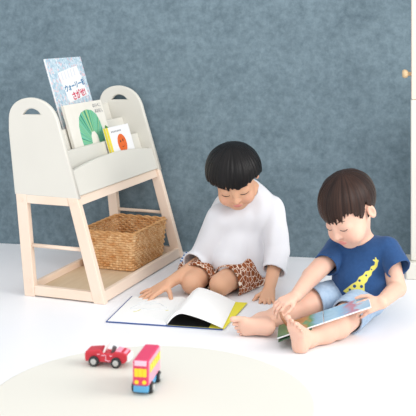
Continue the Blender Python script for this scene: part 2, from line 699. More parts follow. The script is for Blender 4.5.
def basket_loop(z, n):
    """n points round a rounded rectangle that flares a little upwards, with outward normals"""
    fl = 0.010 * z / BH
    hx, hy, r = (BX1 - BX0) / 2 - 0.006 + fl, (BY1 - BY0) / 2 - 0.006 + fl, 0.016
    segs = [((hx - r, -hy), (-hx + r, -hy)), ((-hx, -hy + r), (-hx, hy - r)), ((-hx + r, hy), (hx - r, hy)), ((hx, hy - r), (hx, -hy + r))]
    pts = []
    cs = [(-hx + r, -hy + r, 270, 180), (-hx + r, hy - r, 180, 90), (hx - r, hy - r, 90, 0), (hx - r, -hy + r, 0, -90)]
    for (a, b), (cx, cy, a0, a1) in zip(segs, cs):
        for t in np.linspace(0, 1, 60, endpoint=False):
            pts.append((a[0] + (b[0] - a[0]) * t, a[1] + (b[1] - a[1]) * t))
        for t in np.linspace(0, 1, 10, endpoint=False):
            ang = math.radians(a0 + (a1 - a0) * t)
            pts.append((cx + r * math.cos(ang), cy + r * math.sin(ang)))
    pts = np.array(pts)
    nxt = np.roll(pts, -1, 0)
    L = np.concatenate([[0], np.cumsum(np.linalg.norm(nxt - pts, axis=1))])
    q = np.linspace(0, L[-1], n, endpoint=False)
    full = np.vstack([pts, pts[:1]])
    out = np.stack([np.interp(q, L, full[:, 0]), np.interp(q, L, full[:, 1])], 1)
    tg = np.roll(out, -1, 0) - np.roll(out, 1, 0)
    tg /= np.linalg.norm(tg, axis=1)[:, None]
    nr = np.stack([-tg[:, 1], tg[:, 0]], 1)
    if (nr * out).sum() < 0:
        nr = -nr
    return out, nr


NST = 74
ROWS = 15
verts, faces = [], []
NP = NST * 6
for row in range(ROWS):
    z = 0.006 + (BH - 0.012) * row / (ROWS - 1)
    lp, nr = basket_loop(z, NP)
    ph = math.pi * (row % 2)
    i_ = np.arange(NP)
    off = 0.0022 * np.sin(i_ / 6 * math.pi + ph)
    rad = 0.0030 + 0.0014 * np.abs(np.sin(i_ / 12 * 2 * math.pi + ph))
    b0 = len(verts)
    for i in range(NP):
        for k in range(6):
            a = 2 * math.pi * k / 6
            o = off[i] + rad[i] * math.cos(a) * 0.8
            verts.append((lp[i, 0] + nr[i, 0] * o, lp[i, 1] + nr[i, 1] * o, z + 0.0047 * math.sin(a) + random.uniform(-0.0003, 0.0003)))
    for i in range(NP):
        j = (i + 1) % NP
        for k in range(6):
            faces.append((b0 + i * 6 + k, b0 + j * 6 + k, b0 + j * 6 + (k + 1) % 6, b0 + i * 6 + (k + 1) % 6))
mesh_obj('woven_wall', verts, faces, M['wicker'], bk, smooth=True)
lb, nb = basket_loop(0, NST)
lt, ntp = basket_loop(BH, NST)
bm = bmesh.new()
for i in range(NST):
    tube(bm, [(lb[i, 0], lb[i, 1], 0.003), (lt[i, 0], lt[i, 1], BH)], 0.0026, 5)
bm_obj('stakes', bm, M['wicker_rim'], bk, smooth=True)
bm = bmesh.new()
lt, ntp = basket_loop(BH, 160)
for ph in (0, math.pi):
    pts = []
    for i in range(161):
        j = i % 160
        o = 0.0035 * math.cos(i * 0.55 + ph)
        pts.append((lt[j, 0] + ntp[j, 0] * o, lt[j, 1] + ntp[j, 1] * o, BH + 0.0035 * math.sin(i * 0.55 + ph)))
    tube(bm, pts, 0.0040, 6, cap=False)
bm_obj('rim', bm, M['wicker_rim'], bk, smooth=True)
bm = bmesh.new()
lb2, _ = basket_loop(0, 120)
top = [bm.verts.new((p[0], p[1], 0.005)) for p in lb2]
bot = [bm.verts.new((p[0], p[1], 0.001)) for p in lb2]
bm.faces.new(top)
bm.faces.new(bot[::-1])
for i in range(120):
    bm.faces.new((top[i], bot[i], bot[(i + 1) % 120], top[(i + 1) % 120]))
bm_obj('base', bm, M['wicker'], bk)

# ------------------------------------------------------------------ books standing in the rack
TH = math.atan(TI)


def standing_book(name, s0, w, t_top, hgt, off, thick, cover, spine, label, pages=None):
    """hardback in a pocket: local x across the cover, y into the book, z up the cover"""
    t0 = t_top - hgt
    z0 = 0.345 + t0 / TN
    d0 = off + TI * (z0 - 0.345)
    o = empty(name, F0 + SX * s0 + DX * d0 + np.array([0, 0, z0]), RZ, -TH)
    tag(o, label, 'book', 'picture books in the rack')
    bm = bmesh.new()
    add_box(bm, (0, 0, 0), (w, 0.0022, hgt))
    bevel(bm, 0.0008, 1)
    bm_obj('front_cover', bm, cover, o)
    bm = bmesh.new()
    add_box(bm, (0, thick - 0.0022, 0), (w, thick, hgt))
    bevel(bm, 0.0008, 1)
    bm_obj('back_cover', bm, cover, o)
    bm = bmesh.new()
    add_box(bm, (0.0, 0.0023, 0), (0.0022, thick - 0.0023, hgt))
    bm_obj('spine', bm, spine, o)
    bm = bmesh.new()
    add_box(bm, (0.0024, 0.0023, 0.003), (w - 0.003, thick - 0.0023, hgt - 0.003))
    bm_obj('pages', bm, M['pages'], o)
    return o


def decal(name, poly, m, parent, y=-0.0004, th=0.0004):
    """printed patch on a cover: polygon in the cover plane"""
    bm = bmesh.new()
    prism(bm, poly, 1, y, y + th)
    return bm_obj(name, bm, m, parent)


def cover_text(body, size, m, parent, x, z, rot=0.0, bold=0.0, y=-0.0012):
    mt = Matrix.Translation((x, y, z)) @ Matrix.Rotation(math.pi / 2, 4, 'X') @ Matrix.Rotation(rot, 4, 'Z')
    return text_obj('title_text', body, size, m, parent, mt, bold=bold)


def specks_material():
    m = mat('crowded_pale_blue_print', '#b9cfdd', 0.4, 0.4)
    nt = m.node_tree
    b = nt.nodes['Principled BSDF']
    tc = nt.nodes.new('ShaderNodeTexCoord')
    v = nt.nodes.new('ShaderNodeTexVoronoi')
    v.inputs['Scale'].default_value = 130
    nt.links.new(tc.outputs['Object'], v.inputs['Vector'])
    sp = nt.nodes.new('ShaderNodeSeparateColor')
    nt.links.new(v.outputs['Color'], sp.inputs['Color'])
    r = nt.nodes.new('ShaderNodeValToRGB')
    r.color_ramp.interpolation = 'CONSTANT'
    cols = [(0, '#b9ced8'), (0.3, '#c9d9e2'), (0.5, '#a3bfcf'), (0.64, '#dae2e8'), (0.76, '#dfcacf'), (0.86, '#afc8d6'), (0.93, '#cdb5be')]
    while len(r.color_ramp.elements) < len(cols):
        r.color_ramp.elements.new(0.5)
    for e, (p, c) in zip(r.color_ramp.elements, cols):
        e.position = p
        e.color = lin(c)
    nt.links.new(sp.outputs['Red'], r.inputs['Fac'])
    nt.links.new(r.outputs['Color'], b.inputs['Base Color'])
    return m


M['specks'] = specks_material()
M['cover_white'] = mat('white_cover', '#f0efee', 0.4, 0.4)
M['cover_cream'] = mat('cream_cover', '#ece8de', 0.45, 0.4, noise=(14, '#e6e1d5', 2))
M['blue_ink'] = mat('blue_ink', '#2f7aa6', 0.5)
M['red_ink'] = mat('red_ink', '#cf3557', 0.5)
M['grey_ink'] = mat('grey_ink', '#9a9a9c', 0.5)
M['pale_ink'] = mat('pale_ink', '#dcdde2', 0.5)
M['yellow_spine'] = mat('yellow_spine', '#ecd93f', 0.45)
M['orange'] = mat('orange_print', '#e8742c', 0.5, noise=(90, '#dd5a26', 2))
M['ink_dark'] = mat('dark_print', '#4a2f22', 0.5)
M['ink_blue'] = mat('navy_print', '#3d5c8f', 0.5)


def streak_material():
    m = mat('green_brush_print', '#5fb07a', 0.45, 0.35)
    nt = m.node_tree
    b = nt.nodes['Principled BSDF']
    tc = nt.nodes.new('ShaderNodeTexCoord')
    mp = nt.nodes.new('ShaderNodeMapping')
    mp.inputs['Location'].default_value = (-0.165, 0, -0.05)
    gr = nt.nodes.new('ShaderNodeSeparateXYZ')
    nt.links.new(tc.outputs['Object'], mp.inputs['Vector'])
    nt.links.new(mp.outputs[0], gr.inputs[0])
    at = nt.nodes.new('ShaderNodeMath')
    at.operation = 'ARCTAN2'
    nt.links.new(gr.outputs['Z'], at.inputs[0])
    nt.links.new(gr.outputs['X'], at.inputs[1])
    n = nt.nodes.new('ShaderNodeTexNoise')
    n.noise_dimensions = '1D'
    n.inputs['Scale'].default_value = 8
    n.inputs['Detail'].default_value = 5
    n.inputs['Roughness'].default_value = 0.65
    nt.links.new(at.outputs[0], n.inputs['W'])
    r = nt.nodes.new('ShaderNodeValToRGB')
    cols = [(0.30, '#1f5c3c'), (0.41, '#3f9f7c'), (0.48, '#7cc7b4'), (0.54, '#7fbf6a'), (0.60, '#4fa3a4'), (0.68, '#c6cf62')]
    while len(r.color_ramp.elements) < len(cols):
        r.color_ramp.elements.new(0.5)
    for e, (p, c) in zip(r.color_ramp.elements, cols):
        e.position = p
        e.color = lin(c)
    nt.links.new(n.outputs['Fac'], r.inputs['Fac'])
    nt.links.new(r.outputs['Color'], b.inputs['Base Color'])
    return m


M['streaks'] = streak_material()
M['leaf_green'] = mat('leaf_green_print', '#5d9a3f', 0.5, noise=(60, '#2f6b35', 3))

big = standing_book('picture_book', 0.226, 0.262, 0.452, 0.31, 0.214, 0.009, M['specks'], M['cover_white'],
                    'tall pale blue speckled book with a white title card, behind the cream book')
HB = 0.31 - 0.452                                        # cover height of a point at t on the tilted plane: z = t + HB
card = [(0.284 - 0.226, 0.397 + HB), (0.436 - 0.226, 0.418 + HB), (0.469 - 0.226, 0.303 + HB), (0.315 - 0.226, 0.282 + HB)]
decal('title_card', card, M['cover_white'], big, y=-0.0012, th=0.0012)
cr = -math.atan2(0.021, 0.150) * -1
cover_text('ウォーリーを', 0.0268, M['blue_ink'], big, 0.156, 0.343 + HB, cr, 0.0009, y=-0.0017)
cover_text('さがせ!', 0.0335, M['red_ink'], big, 0.170, 0.308 + HB, cr, 0.0011, y=-0.0017)
for k in range(5):
    x = 0.078 + 0.024 * k
    z = 0.367 + HB + 0.0034 * k
    decal('faint_figure_print', [(x, z), (x + 0.009, z + 0.001), (x + 0.008, z + 0.030), (x + 0.001, z + 0.029)], M['pale_ink'], big, y=-0.0016)

cat = standing_book('picture_book', 0.198, 0.286, 0.283, 0.21, 0.176, 0.012, M['cover_cream'], M['cover_cream'],
                    'cream picture book with a green brush-stroke arch, in the middle of the rack')
HC = 0.21 - 0.283
archp = [(0.066, 0.130), (0.064, 0.165), (0.068, 0.200), (0.085, 0.232), (0.108, 0.248), (0.150, 0.256), (0.190, 0.250), (0.218, 0.232), (0.232, 0.205), (0.238, 0.165), (0.240, 0.128),
         (0.188, 0.128), (0.186, 0.155), (0.172, 0.172), (0.150, 0.172), (0.138, 0.158), (0.134, 0.130)]
decal('green_arch_print', [(x, t + HC) for x, t in archp], M['streaks'], cat)
decal('leaf_print', [(0.240, 0.110 + HC), (0.246, 0.160 + HC), (0.262, 0.185 + HC), (0.283, 0.175 + HC), (0.283, 0.110 + HC)], M['leaf_green'], cat, y=-0.0007)
cover_text('はらぺこ', 0.0165, M['grey_ink'], cat, 0.238, 0.264 + HC, 0, 0.0001)
cover_text('あおむし', 0.0165, M['grey_ink'], cat, 0.244, 0.243 + HC, 0, 0.0001)

ora = standing_book('picture_book', 0.372, 0.190, 0.184, 0.160, 0.130, 0.013, M['cover_white'], M['yellow_spine'],
                    'small white book with yellow spine and orange face, in the front pocket')
decal('yellow_hinge', [(0.0, 0.0), (0.016, 0.0), (0.016, 0.16), (0.0, 0.16)], M['yellow_spine'], ora)
decal('orange_face_print', [(0.100 + 0.036 * math.cos(a), 0.092 + 0.036 * math.sin(a)) for a in np.linspace(0, 2 * math.pi, 28, endpoint=False)], M['orange'], ora)
for ex, ez in ((0.088, 0.101), (0.110, 0.103)):
    decal('eye_print', [(ex + 0.004 * math.cos(a), ez + 0.005 * math.sin(a)) for a in np.linspace(0, 2 * math.pi, 10, endpoint=False)], M['ink_dark'], ora, y=-0.0008)
decal('mouth_print', [(0.088, 0.081), (0.100, 0.077), (0.112, 0.082), (0.100, 0.0795)], M['ink_dark'], ora, y=-0.0008)
decal('blue_shirt_print', [(0.074, 0.048), (0.084, 0.062), (0.116, 0.062), (0.128, 0.048)], M['ink_blue'], ora, y=-0.0009)
for k in range(7):
    decal('small_grey_print', [(0.035 + 0.012 * k, 0.138), (0.043 + 0.012 * k, 0.138), (0.043 + 0.012 * k, 0.144), (0.035 + 0.012 * k, 0.144)], M['grey_ink'], ora)

# ------------------------------------------------------------------ low round table with the two toys
TZ, TX, TY, TR = 0.35, -0.0850, 1.380, 0.243
table = empty('round_table', (TX, TY, 0))
tag(table, 'low round off-white table in the foreground under the toy car and bus', 'table')
bm = bmesh.new()
lathe(bm, [(TR - 0.012, TZ - 0.022), (TR - 0.004, TZ - 0.0205), (TR, TZ - 0.015), (TR, TZ - 0.005), (TR - 0.0015, TZ - 0.0012), (TR - 0.005, TZ)], n=160)
bm_obj('tabletop', bm, M['table'], table, smooth=False)
for a in (45, 135, 225, 315):
    ca, sa = math.cos(math.radians(a)), math.sin(math.radians(a))
    bm = bmesh.new()
    tube(bm, [(0.15 * ca, 0.15 * sa, 0.0), (0.12 * ca, 0.12 * sa, TZ - 0.0215)], [0.011, 0.015], 16)
    bm_obj('leg', bm, M['wood'], table, smooth=True)


def wheel(parent, x, y, z, r, wd, side):
    bm = bmesh.new()
    lathe(bm, [(r * 0.8, 0), (r, wd * 0.2), (r, wd * 0.8), (r * 0.8, wd)], axis=1, n=24)
    if side < 0:
        bmesh.ops.scale(bm, vec=(1, -1, 1), verts=bm.verts)
    bmesh.ops.translate(bm, vec=(x, y, z), verts=bm.verts)
    o = bm_obj('wheel', bm, M['black'], parent)
    bm = bmesh.new()
    lathe(bm, [(r * 0.56, wd * 0.8), (r * 0.56, wd + 0.0006), (r * 0.38, wd + 0.0016)], axis=1, n=20)
    if side < 0:
        bmesh.ops.scale(bm, vec=(1, -1, 1), verts=bm.verts)
    bmesh.ops.translate(bm, vec=(x, y, z), verts=bm.verts)
    bm_obj('hubcap', bm, M['hub'], o)
    return o


# toy roadster: nose along local +x, its left flank (+y) towards the camera after the turn
car_ang = math.radians(180 - 12)
cx, cy = P(108.7, 362.5, 1.53)[:2]
car = empty('toy_car', (cx, cy, TZ), car_ang)
tag(car, 'small red wooden toy convertible on the round table', 'toy car')
bm = bmesh.new()
side = [(0.036, 0.007), (0.037, 0.019), (0.034, 0.024), (0.010, 0.027), (0.006, 0.021), (-0.010, 0.021), (-0.014, 0.0255), (-0.028, 0.0250), (-0.0345, 0.021), (-0.0345, 0.013), (-0.030, 0.007)]
prism(bm, side, 1, -0.0125, 0.0125)
bevel(bm, 0.0022, 3)
bm_obj('body', bm, M['toy_red'], car, smooth=False)
bm = bmesh.new()
prism(bm, [(0.004, 0.0215), (0.007, 0.0215), (0.001, 0.0375), (-0.0015, 0.0375)], 1, -0.0105, 0.0105)
bevel(bm, 0.0008, 2)
bm_obj('windscreen', bm, M['toy_white'], car)
bm = bmesh.new()
tube(bm, [(-0.008, 0.0035, 0.0205), (-0.0115, 0.0035, 0.0305)], [0.0032, 0.0036], 12)
bm_obj('seat', bm, M['toy_grey'], car)
bm = bmesh.new()
prism(bm, [(-0.0345, 0.010), (-0.0375, 0.011), (-0.0375, 0.020), (-0.0345, 0.0205)], 1, -0.0115, 0.0115)
bm_obj('rear_panel', bm, M['toy_white'], car)
bm = bmesh.new()
prism(bm, [(-0.0145, 0.0250), (-0.0330, 0.0228), (-0.0335, 0.0238), (-0.0145, 0.0264)], 1, -0.0108, 0.0108)
bm_obj('rear_deck', bm, M['toy_rose'], car)
for sy in (1, -1):
    bm = bmesh.new()
    for x, z, x2, z2 in ((0.0085, 0.0180, 0.0020, 0.0188), (0.0010, 0.0105, 0.0010, 0.0185), (-0.0055, 0.0185, -0.0095, 0.0180), (0.0010, 0.0105, -0.006, 0.0098), (0.015, 0.0195, 0.011, 0.020)):
        tube(bm, [(x, sy * 0.0126, z), (x2, sy * 0.0126, z2)], 0.0006, 6)
    bm_obj('door_line', bm, M['toy_lilac'], car)
    wheel(car, 0.0205, sy * 0.0105, 0.0085, 0.0085, 0.006, sy)
    wheel(car, -0.0165, sy * 0.0105, 0.0085, 0.0085, 0.006, sy)

# toy bus: front along local +x
b0, b1 = P(140.5, 396, 1.400), P(152.6, 379.5, 1.472)
bdir = nrm([(b0 - b1)[0], (b0 - b1)[1], 0])
bus_c = (b0 + b1) / 2
bus = empty('toy_bus', (bus_c[0], bus_c[1], TZ), math.atan2(bdir[1], bdir[0]))
tag(bus, 'pink wooden toy bus with yellow windows on the round table', 'toy bus')
BL, BW, BT = 0.037, 0.0118, 0.0525
bm = bmesh.new()
add_box(bm, (-BL, -BW, 0.0145), (BL, BW, BT))
bevel(bm, 0.0028, 3)
bm_obj('body', bm, M['toy_pink'], bus)
bm = bmesh.new()
add_box(bm, (-BL + 0.0003, -BW + 0.0003, 0.0045), (BL - 0.0003, BW - 0.0003, 0.0150))
bevel(bm, 0.002, 2)
bm_obj('lower_band', bm, M['toy_blue'], bus)


def patch(name, lo, hi, m, bv=0.0006):
    bm = bmesh.new()
    add_box(bm, lo, hi)
    bevel(bm, bv, 2)
    return bm_obj(name, bm, m, bus)


patch('destination_sign', (BL - 0.001, -0.0092, 0.0445), (BL + 0.0012, 0.0092, 0.0520), M['toy_lilac'])
for k in range(3):
    y0 = -0.0092 + k * 0.0062
    patch('windscreen', (BL - 0.001, y0, 0.0285), (BL + 0.0012, y0 + 0.0060, 0.0405), M['toy_yellow'], 0.0004)
for y0 in (-0.0058, 0.0058):
    bm = bmesh.new()
    lathe(bm, [(0.0031, -0.001), (0.0031, 0.0010), (0.0022, 0.0016)], c=(BL, y0, 0.0205), axis=0, n=18)
    bm_obj('headlight', bm, M['toy_yellow'], bus)
for sy in (1, -1):
    ys = (BW - 0.0006, BW + 0.0010) if sy > 0 else (-BW - 0.0010, -BW + 0.0006)
    patch('side_panel', (-BL + 0.003, ys[0], 0.0160), (BL - 0.003, ys[1], 0.0505), M['toy_rose'])  # lit side: body pink made paler to carry the light from the right
    for k in range(5):
        x0 = -BL + 0.0065 + k * 0.0128
        ys2 = (BW, BW + 0.0020) if sy > 0 else (-BW - 0.0020, -BW)
        patch('window', (x0, ys2[0], 0.0330), (x0 + 0.0095, ys2[1], 0.0445), M['toy_yellow'], 0.0004)
    for x in (BL - 0.0150, -BL + 0.0150):
        wheel(bus, x, sy * (BW - 0.002), 0.0085, 0.0085, 0.0062, sy)

# ------------------------------------------------------------------ coat stand at the right edge
rx, ry = 0.722, 3.36
rack = empty('coat_rack', (rx, ry, 0), WA)
tag(rack, 'pale wood post with a round peg and white lower board at the right edge', 'coat rack')
bm = bmesh.new()
add_box(bm, (0, 0, 0.632), (0.05, 0.045, 1.25))
bevel(bm, 0.003, 2)
bm_obj('post', bm, M['wood'], rack)
bm = bmesh.new()
add_box(bm, (-0.002, 0.0, 0.060), (0.30, 0.045, 0.631))
bevel(bm, 0.003, 2)
bm_obj('board', bm, M['cream_board'], rack)
bm = bmesh.new()
add_box(bm, (-0.020, -0.03, 0.0), (0.34, 0.10, 0.059))
bevel(bm, 0.004, 2)
bm_obj('base', bm, M['cream_board'], rack)
bm = bmesh.new()
lathe(bm, [(0.007, 0.002), (0.007, -0.010), (0.013, -0.014), (0.0155, -0.020), (0.0155, -0.026), (0.011, -0.032)], c=(0, 0.022, 0.722), axis=0, n=24)
bm_obj('peg', bm, M['peg'], rack, smooth=True)
#PEOPLE

# ------------------------------------------------------------------ people
def skin_material(name, col, lip):
    m = mat(name, col, 0.5, 0.35, sss=0.12)
    attr_mix(m, 'blush', '#e7a08c', 0.55)
    attr_mix(m, 'lip', lip, 0.9)
    return m


def hair_material(name, dark, light):
    m = mat(name, dark, 0.42, 0.22)
    nt = m.node_tree
    b = nt.nodes['Principled BSDF']
    a = nt.nodes.new('ShaderNodeAttribute')
    a.attribute_name = 'strand'
    n = nt.nodes.new('ShaderNodeTexNoise')
    n.inputs['Scale'].default_value = 1.0
    n.inputs['Detail'].default_value = 4
    n.inputs['Roughness'].default_value = 0.7
    nt.links.new(a.outputs['Vector'], n.inputs['Vector'])
    r = nt.nodes.new('ShaderNodeValToRGB')
    r.color_ramp.elements[0].position, r.color_ramp.elements[1].position = 0.38, 0.68
    r.color_ramp.elements[0].color, r.color_ramp.elements[1].color = lin(dark), lin(light)
    nt.links.new(n.outputs['Fac'], r.inputs['Fac'])
    nt.links.new(r.outputs['Color'], b.inputs['Base Color'])
    bp = nt.nodes.new('ShaderNodeBump')
    bp.inputs['Strength'].default_value = 0.6
    bp.inputs['Distance'].default_value = 0.003
    nt.links.new(n.outputs['Fac'], bp.inputs['Height'])
    nt.links.new(bp.outputs['Normal'], b.inputs['Normal'])
    return m


def head_frame(f, roll):
    """columns: forward, the person's left, up; roll > 0 drops the left ear"""
    f = nrm(f)
    l = nrm(np.cross([0, 0, 1], f))
    u = np.cross(f, l)
    a = math.radians(roll)
    l2 = l * math.cos(a) - u * math.sin(a)
    u2 = u * math.cos(a) + l * math.sin(a)
    return np.stack([f, l2, u2], 1)


class Head:
    def __init__(self, c, R, s):
        self.c, self.R, self.s = np.array(c, float), R, s

    def w(self, *p):
        return self.c + self.R @ (np.array(p, float) * self.s)

    def loc(self, V):
        return ((V - self.c) @ self.R) / self.s

    def build(self, B, chub=1.0):
        s, R, w = self.s, self.R, self.w
        E = lambda p, r, k=0.01, op='add': B.el(w(*p), np.array(r) * s, R, k * s, op)
        E((-0.008, 0, 0.030), (0.088, 0.073, 0.072), 0.02)
        E((0.026, 0, -0.030), (0.054, 0.057, 0.062), 0.03)
        E((0.055, 0, -0.078), (0.022, 0.026, 0.018), 0.03)
        for g in (1, -1):
            E((0.050, 0.034 * g, -0.046), (0.030 * chub, 0.027 * chub, 0.028 * chub), 0.018)
            E((0.062, 0.031 * g, -0.010), (0.014, 0.017, 0.010), 0.010)                       # eyelids over the eyeball
        B.rc(w(0.078, 0, -0.004), w(0.088, 0, -0.030), 0.0055 * s, 0.0078 * s, 0.012 * s)
        E((0.0915, 0, -0.034), (0.0085, 0.0085, 0.0075), 0.006)
        for g in (1, -1):
            E((0.083, 0.0095 * g, -0.0365), (0.0065, 0.006, 0.0055), 0.005)
        E((0.0815, 0, -0.0565), (0.0055, 0.0150, 0.0036), 0.005)
        E((0.0800, 0, -0.0635), (0.0058, 0.0125, 0.0040), 0.005)
        for g in (1, -1):
            q = R @ np.array([[1, 0, 0.0], [0, 1, 0], [0, 0, 1]])
            B.el(w(-0.018, 0.0715 * g, -0.020), np.array((0.015, 0.0085, 0.023)) * s, q, 0.006 * s)
            B.el(w(-0.014, 0.0785 * g, -0.018), np.array((0.008, 0.006, 0.013)) * s, q, 0.004 * s, 'sub')

    def lip(self, V):
        q = self.loc(V)
        d = np.sqrt(((q[:, 1]) / 0.0155) ** 2 + ((q[:, 2] + 0.0600) / 0.0072) ** 2)
        return np.clip((1.15 - d) / 0.3, 0, 1) * (q[:, 0] > 0.06)

    def blush(self, V):
        q = self.loc(V)
        out = 0
        for g in (1, -1):
            out = out + np.exp(-(((q[:, 1] - 0.038 * g) / 0.018) ** 2 + ((q[:, 2] + 0.040) / 0.018) ** 2)) * (q[:, 0] > 0.03) * 0.55
            ear = np.exp(-(((q[:, 0] + 0.012) / 0.02) ** 2 + ((q[:, 2] + 0.014) / 0.03) ** 2)) * (np.abs(q[:, 1]) > 0.072) * 0.6
            out = out + ear * 0.5
        return np.clip(out, 0, 1)

    def line(self, name, pts, r, m, person, V, lift=0.0006):
        """thin hair line (lashes, brows) laid on the face from local (left, up) points"""
        q = self.loc(V)
        sel = q[:, 0] > 0.03
        qs, vs_ = q[sel], V[sel]
        out = []
        for l, u in pts:
            i = np.argmin((qs[:, 1] - l) ** 2 + (qs[:, 2] - u) ** 2)
            out.append(self.c + self.R @ (np.array([qs[i, 0] + lift, l, u]) * self.s) - np.array(person.location))
        bm = bmesh.new()
        n = len(out)
        tube(bm, out, [r * (0.45 + 0.55 * math.sin(math.pi * (i + 0.5) / n)) for i in range(n)], 6)
        return bm_obj(name, bm, m, person, smooth=True)


def hair(head, m, person, lo, hi, cut, thick, groove, seed, shape=(0.098, 0.086, 0.086), cc=(-0.012, 0, 0.030), h=0.002, ragged=0.004, extra=()):
    s = head.s
    G = Field(lo, hi, h)
    G.el(head.w(*cc), np.array(shape) * s, head.R, 0.01)
    for c_, r_ in extra:
        G.el(head.w(*c_), np.array(r_) * s, head.R, 0.02 * s)
    sl = tuple(slice(0, n) for n in G.n)
    x, y, z = G.grid(sl)
    q = [((x - head.c[0]) * head.R[0, i] + (y - head.c[1]) * head.R[1, i] + (z - head.c[2]) * head.R[2, i]) / s for i in range(3)]
    az = np.arctan2(q[1], q[0])
    axis = nrm((-0.42, 0.12, 0.90))
    e1 = nrm(np.cross(axis, (0, 1, 0)))
    e2 = np.cross(axis, e1)
    def strand(a, b, c):
        pa = a * e1[0] + b * e1[1] + (c - 0.02) * e1[2]
        pb = a * e2[0] + b * e2[1] + (c - 0.02) * e2[2]
        r = np.sqrt(pa ** 2 + pb ** 2) + 1e-6
        return pa / r, pb / r, r
    ca, sb, rr = strand(*q)
    rs = np.random.RandomState(seed)
    gr = 0
    for i in range(8):
        k = rs.uniform(9, 34, 2) * rs.choice([-1, 1], 2)
        gr = gr + np.sin(ca * k[0] + sb * k[1] + rs.uniform(0, 6.28) + 14 * q[2] * rs.uniform(-1, 1))
    gr = gr / 8
    low = 0
    for i in range(6):
        k = rs.uniform(14, 44, 2) * rs.choice([-1, 1], 2)
        low = low + np.sin(ca * k[0] + sb * k[1] + rs.uniform(0, 6.28))
    fade = np.clip(rr / 0.05, 0, 1)
    F = G.F - (groove * gr * fade).astype(np.float32)
    F = np.maximum(F, ((cut(az) - q[2] + ragged * low / 2.2) * s).astype(np.float32) * 0.9)
    inner = np.sqrt((q[0] + 0.008) ** 2 / 0.0865 ** 2 + q[1] ** 2 / 0.0715 ** 2 + (q[2] - 0.022) ** 2 / 0.078 ** 2) - 1
    F = np.maximum(F, (-inner * 0.075 * s).astype(np.float32))
    G.F = F.astype(np.float32)
    def st(V):
        l = head.loc(V)
        a, b, r = strand(l[:, 0], l[:, 1], l[:, 2])
        return np.stack([a * 17, b * 17, r * 9], 1)
    return field_obj('hair', G, m, person, attrs={'strand': st}, it=1, origin=person.location)


def hand(B, w, d, n, t, L, spread, curl, thumb, r=None):
    """palm and five fingers from the wrist: d along the fingers, n out of the back, t to the thumb"""
    w = np.array(w, float)
    d = nrm(d)
    n = nrm(np.array(n, float) - d * np.dot(n, d))
    t0 = np.cross(d, n)
    t = t0 if np.dot(t0, t) > 0 else -t0
    r = r or 0.052 * L
    offs = [0.165, 0.055, -0.055, -0.155]
    fwd = [0.49, 0.52, 0.50, 0.45]
    lens = [0.43, 0.48, 0.44, 0.35]
    for i in range(4):
        kn = w + d * fwd[i] * L + t * offs[i] * L
        B.rc(w + d * 0.06 * L + t * offs[i] * 0.5 * L, kn, 0.105 * L, r * 1.25, k=0.006)
        a = math.radians(spread[i])
        ds = d * math.cos(a) + t * math.sin(a)
        p = kn
        th = 0
        rr = [r * 1.08, r * 1.0, r * 0.92, r * 0.78]
        for j, fr in enumerate((0.44, 0.31, 0.25)):
            th += math.radians(curl[i][j])
            q = p + (ds * math.cos(th) - n * math.sin(th)) * lens[i] * L * fr
            B.rc(p, q, rr[j] * (0.88 if i == 3 else 1), rr[j + 1] * (0.88 if i == 3 else 1), k=0.0022)
            p = q
    b = w + d * 0.14 * L + t * 0.10 * L
    p = b
    for j, (v, fr) in enumerate(zip(thumb, (0.26, 0.20, 0.16))):
        v = nrm(v)
        q = p + (d * v[0] + t * v[1] + n * v[2]) * fr * L
        B.rc(p, q, r * (1.7, 1.15, 1.02)[j], r * (1.15, 1.02, 0.8)[j], k=0.004 if j == 0 else 0.002)
        p = q


def foot(B, ank, heel, ball, up, big, L):
    """heel to ball of the foot with five toes; up points out of the instep, big towards the big toe"""
    ank, heel, ball = (np.array(v, float) for v in (ank, heel, ball))
    d = nrm(ball - heel)
    up = nrm(np.array(up, float) - d * np.dot(up, d))
    b0 = np.cross(d, up)
    big = b0 if np.dot(b0, big) > 0 else -b0
    B.rc(heel, heel + up * 0.06 * L + d * 0.05 * L, 0.155 * L, 0.15 * L, k=0.012)
    B.rc(ank, heel + up * 0.10 * L + d * 0.06 * L, 0.175 * L, 0.15 * L, k=0.015)
    B.rc(ank + d * 0.05 * L, ball + up * 0.07 * L + big * 0.04 * L, 0.165 * L, 0.10 * L, k=0.02)
    for o, rr in ((0.14, 0.105), (0.0, 0.095), (-0.13, 0.085)):
        B.rc(heel + up * 0.01 * L, ball + big * o * L - d * 0.04 * L * (o < 0), 0.13 * L, rr * L, k=0.015)
    for i, (o, ln, rr) in enumerate(((0.190, 0.26, 0.068), (0.068, 0.25, 0.043), (-0.030, 0.225, 0.040), (-0.122, 0.195, 0.038), (-0.205, 0.155, 0.038))):
        a = ball + big * o * L - d * (0.02 + 0.018 * i) * L
        m_ = a + d * ln * 0.55 * L + up * 0.025 * L
        e = m_ + d * ln * 0.5 * L - up * 0.015 * L
        B.rc(a, m_, rr * L * 0.95, rr * L * 0.90, k=0.0025)
        B.rc(m_, e, rr * L * 0.90, rr * L, k=0.0012)


def cloth(name, lo, hi, h, prims, inner, m, person, thick=0.006, wrinkles=(), attrs=None, floor=0.002, post=None):
    """a garment as a real shell: outer volumes minus a slightly smaller inside that runs out through the openings"""
    A = Field(lo, hi, h)
    I = Field(lo, hi, h)
    prims(A, 0.0, True)
    prims(I, -thick, False)
    if inner:
        inner(I)
    for wkl in wrinkles:
        A.wrinkle(*wkl)
        I.wrinkle(*wkl)
    A.F = np.maximum(A.F, -I.F)
    A.clip((0, 0, floor), (0, 0, -1))
    if post:
        post(A)
    return field_obj(name, A, m, person, attrs=attrs, it=2, origin=person.location)


def person_root(name, B, m, label, base, attrs, group=None):
    o, V = field_obj(name, B, m, None, origin=base, attrs=attrs, it=1)
    o.location = tuple(float(x) for x in base)
    tag(o, label, 'person', group)
    bpy.context.view_layer.update()
    return o, V


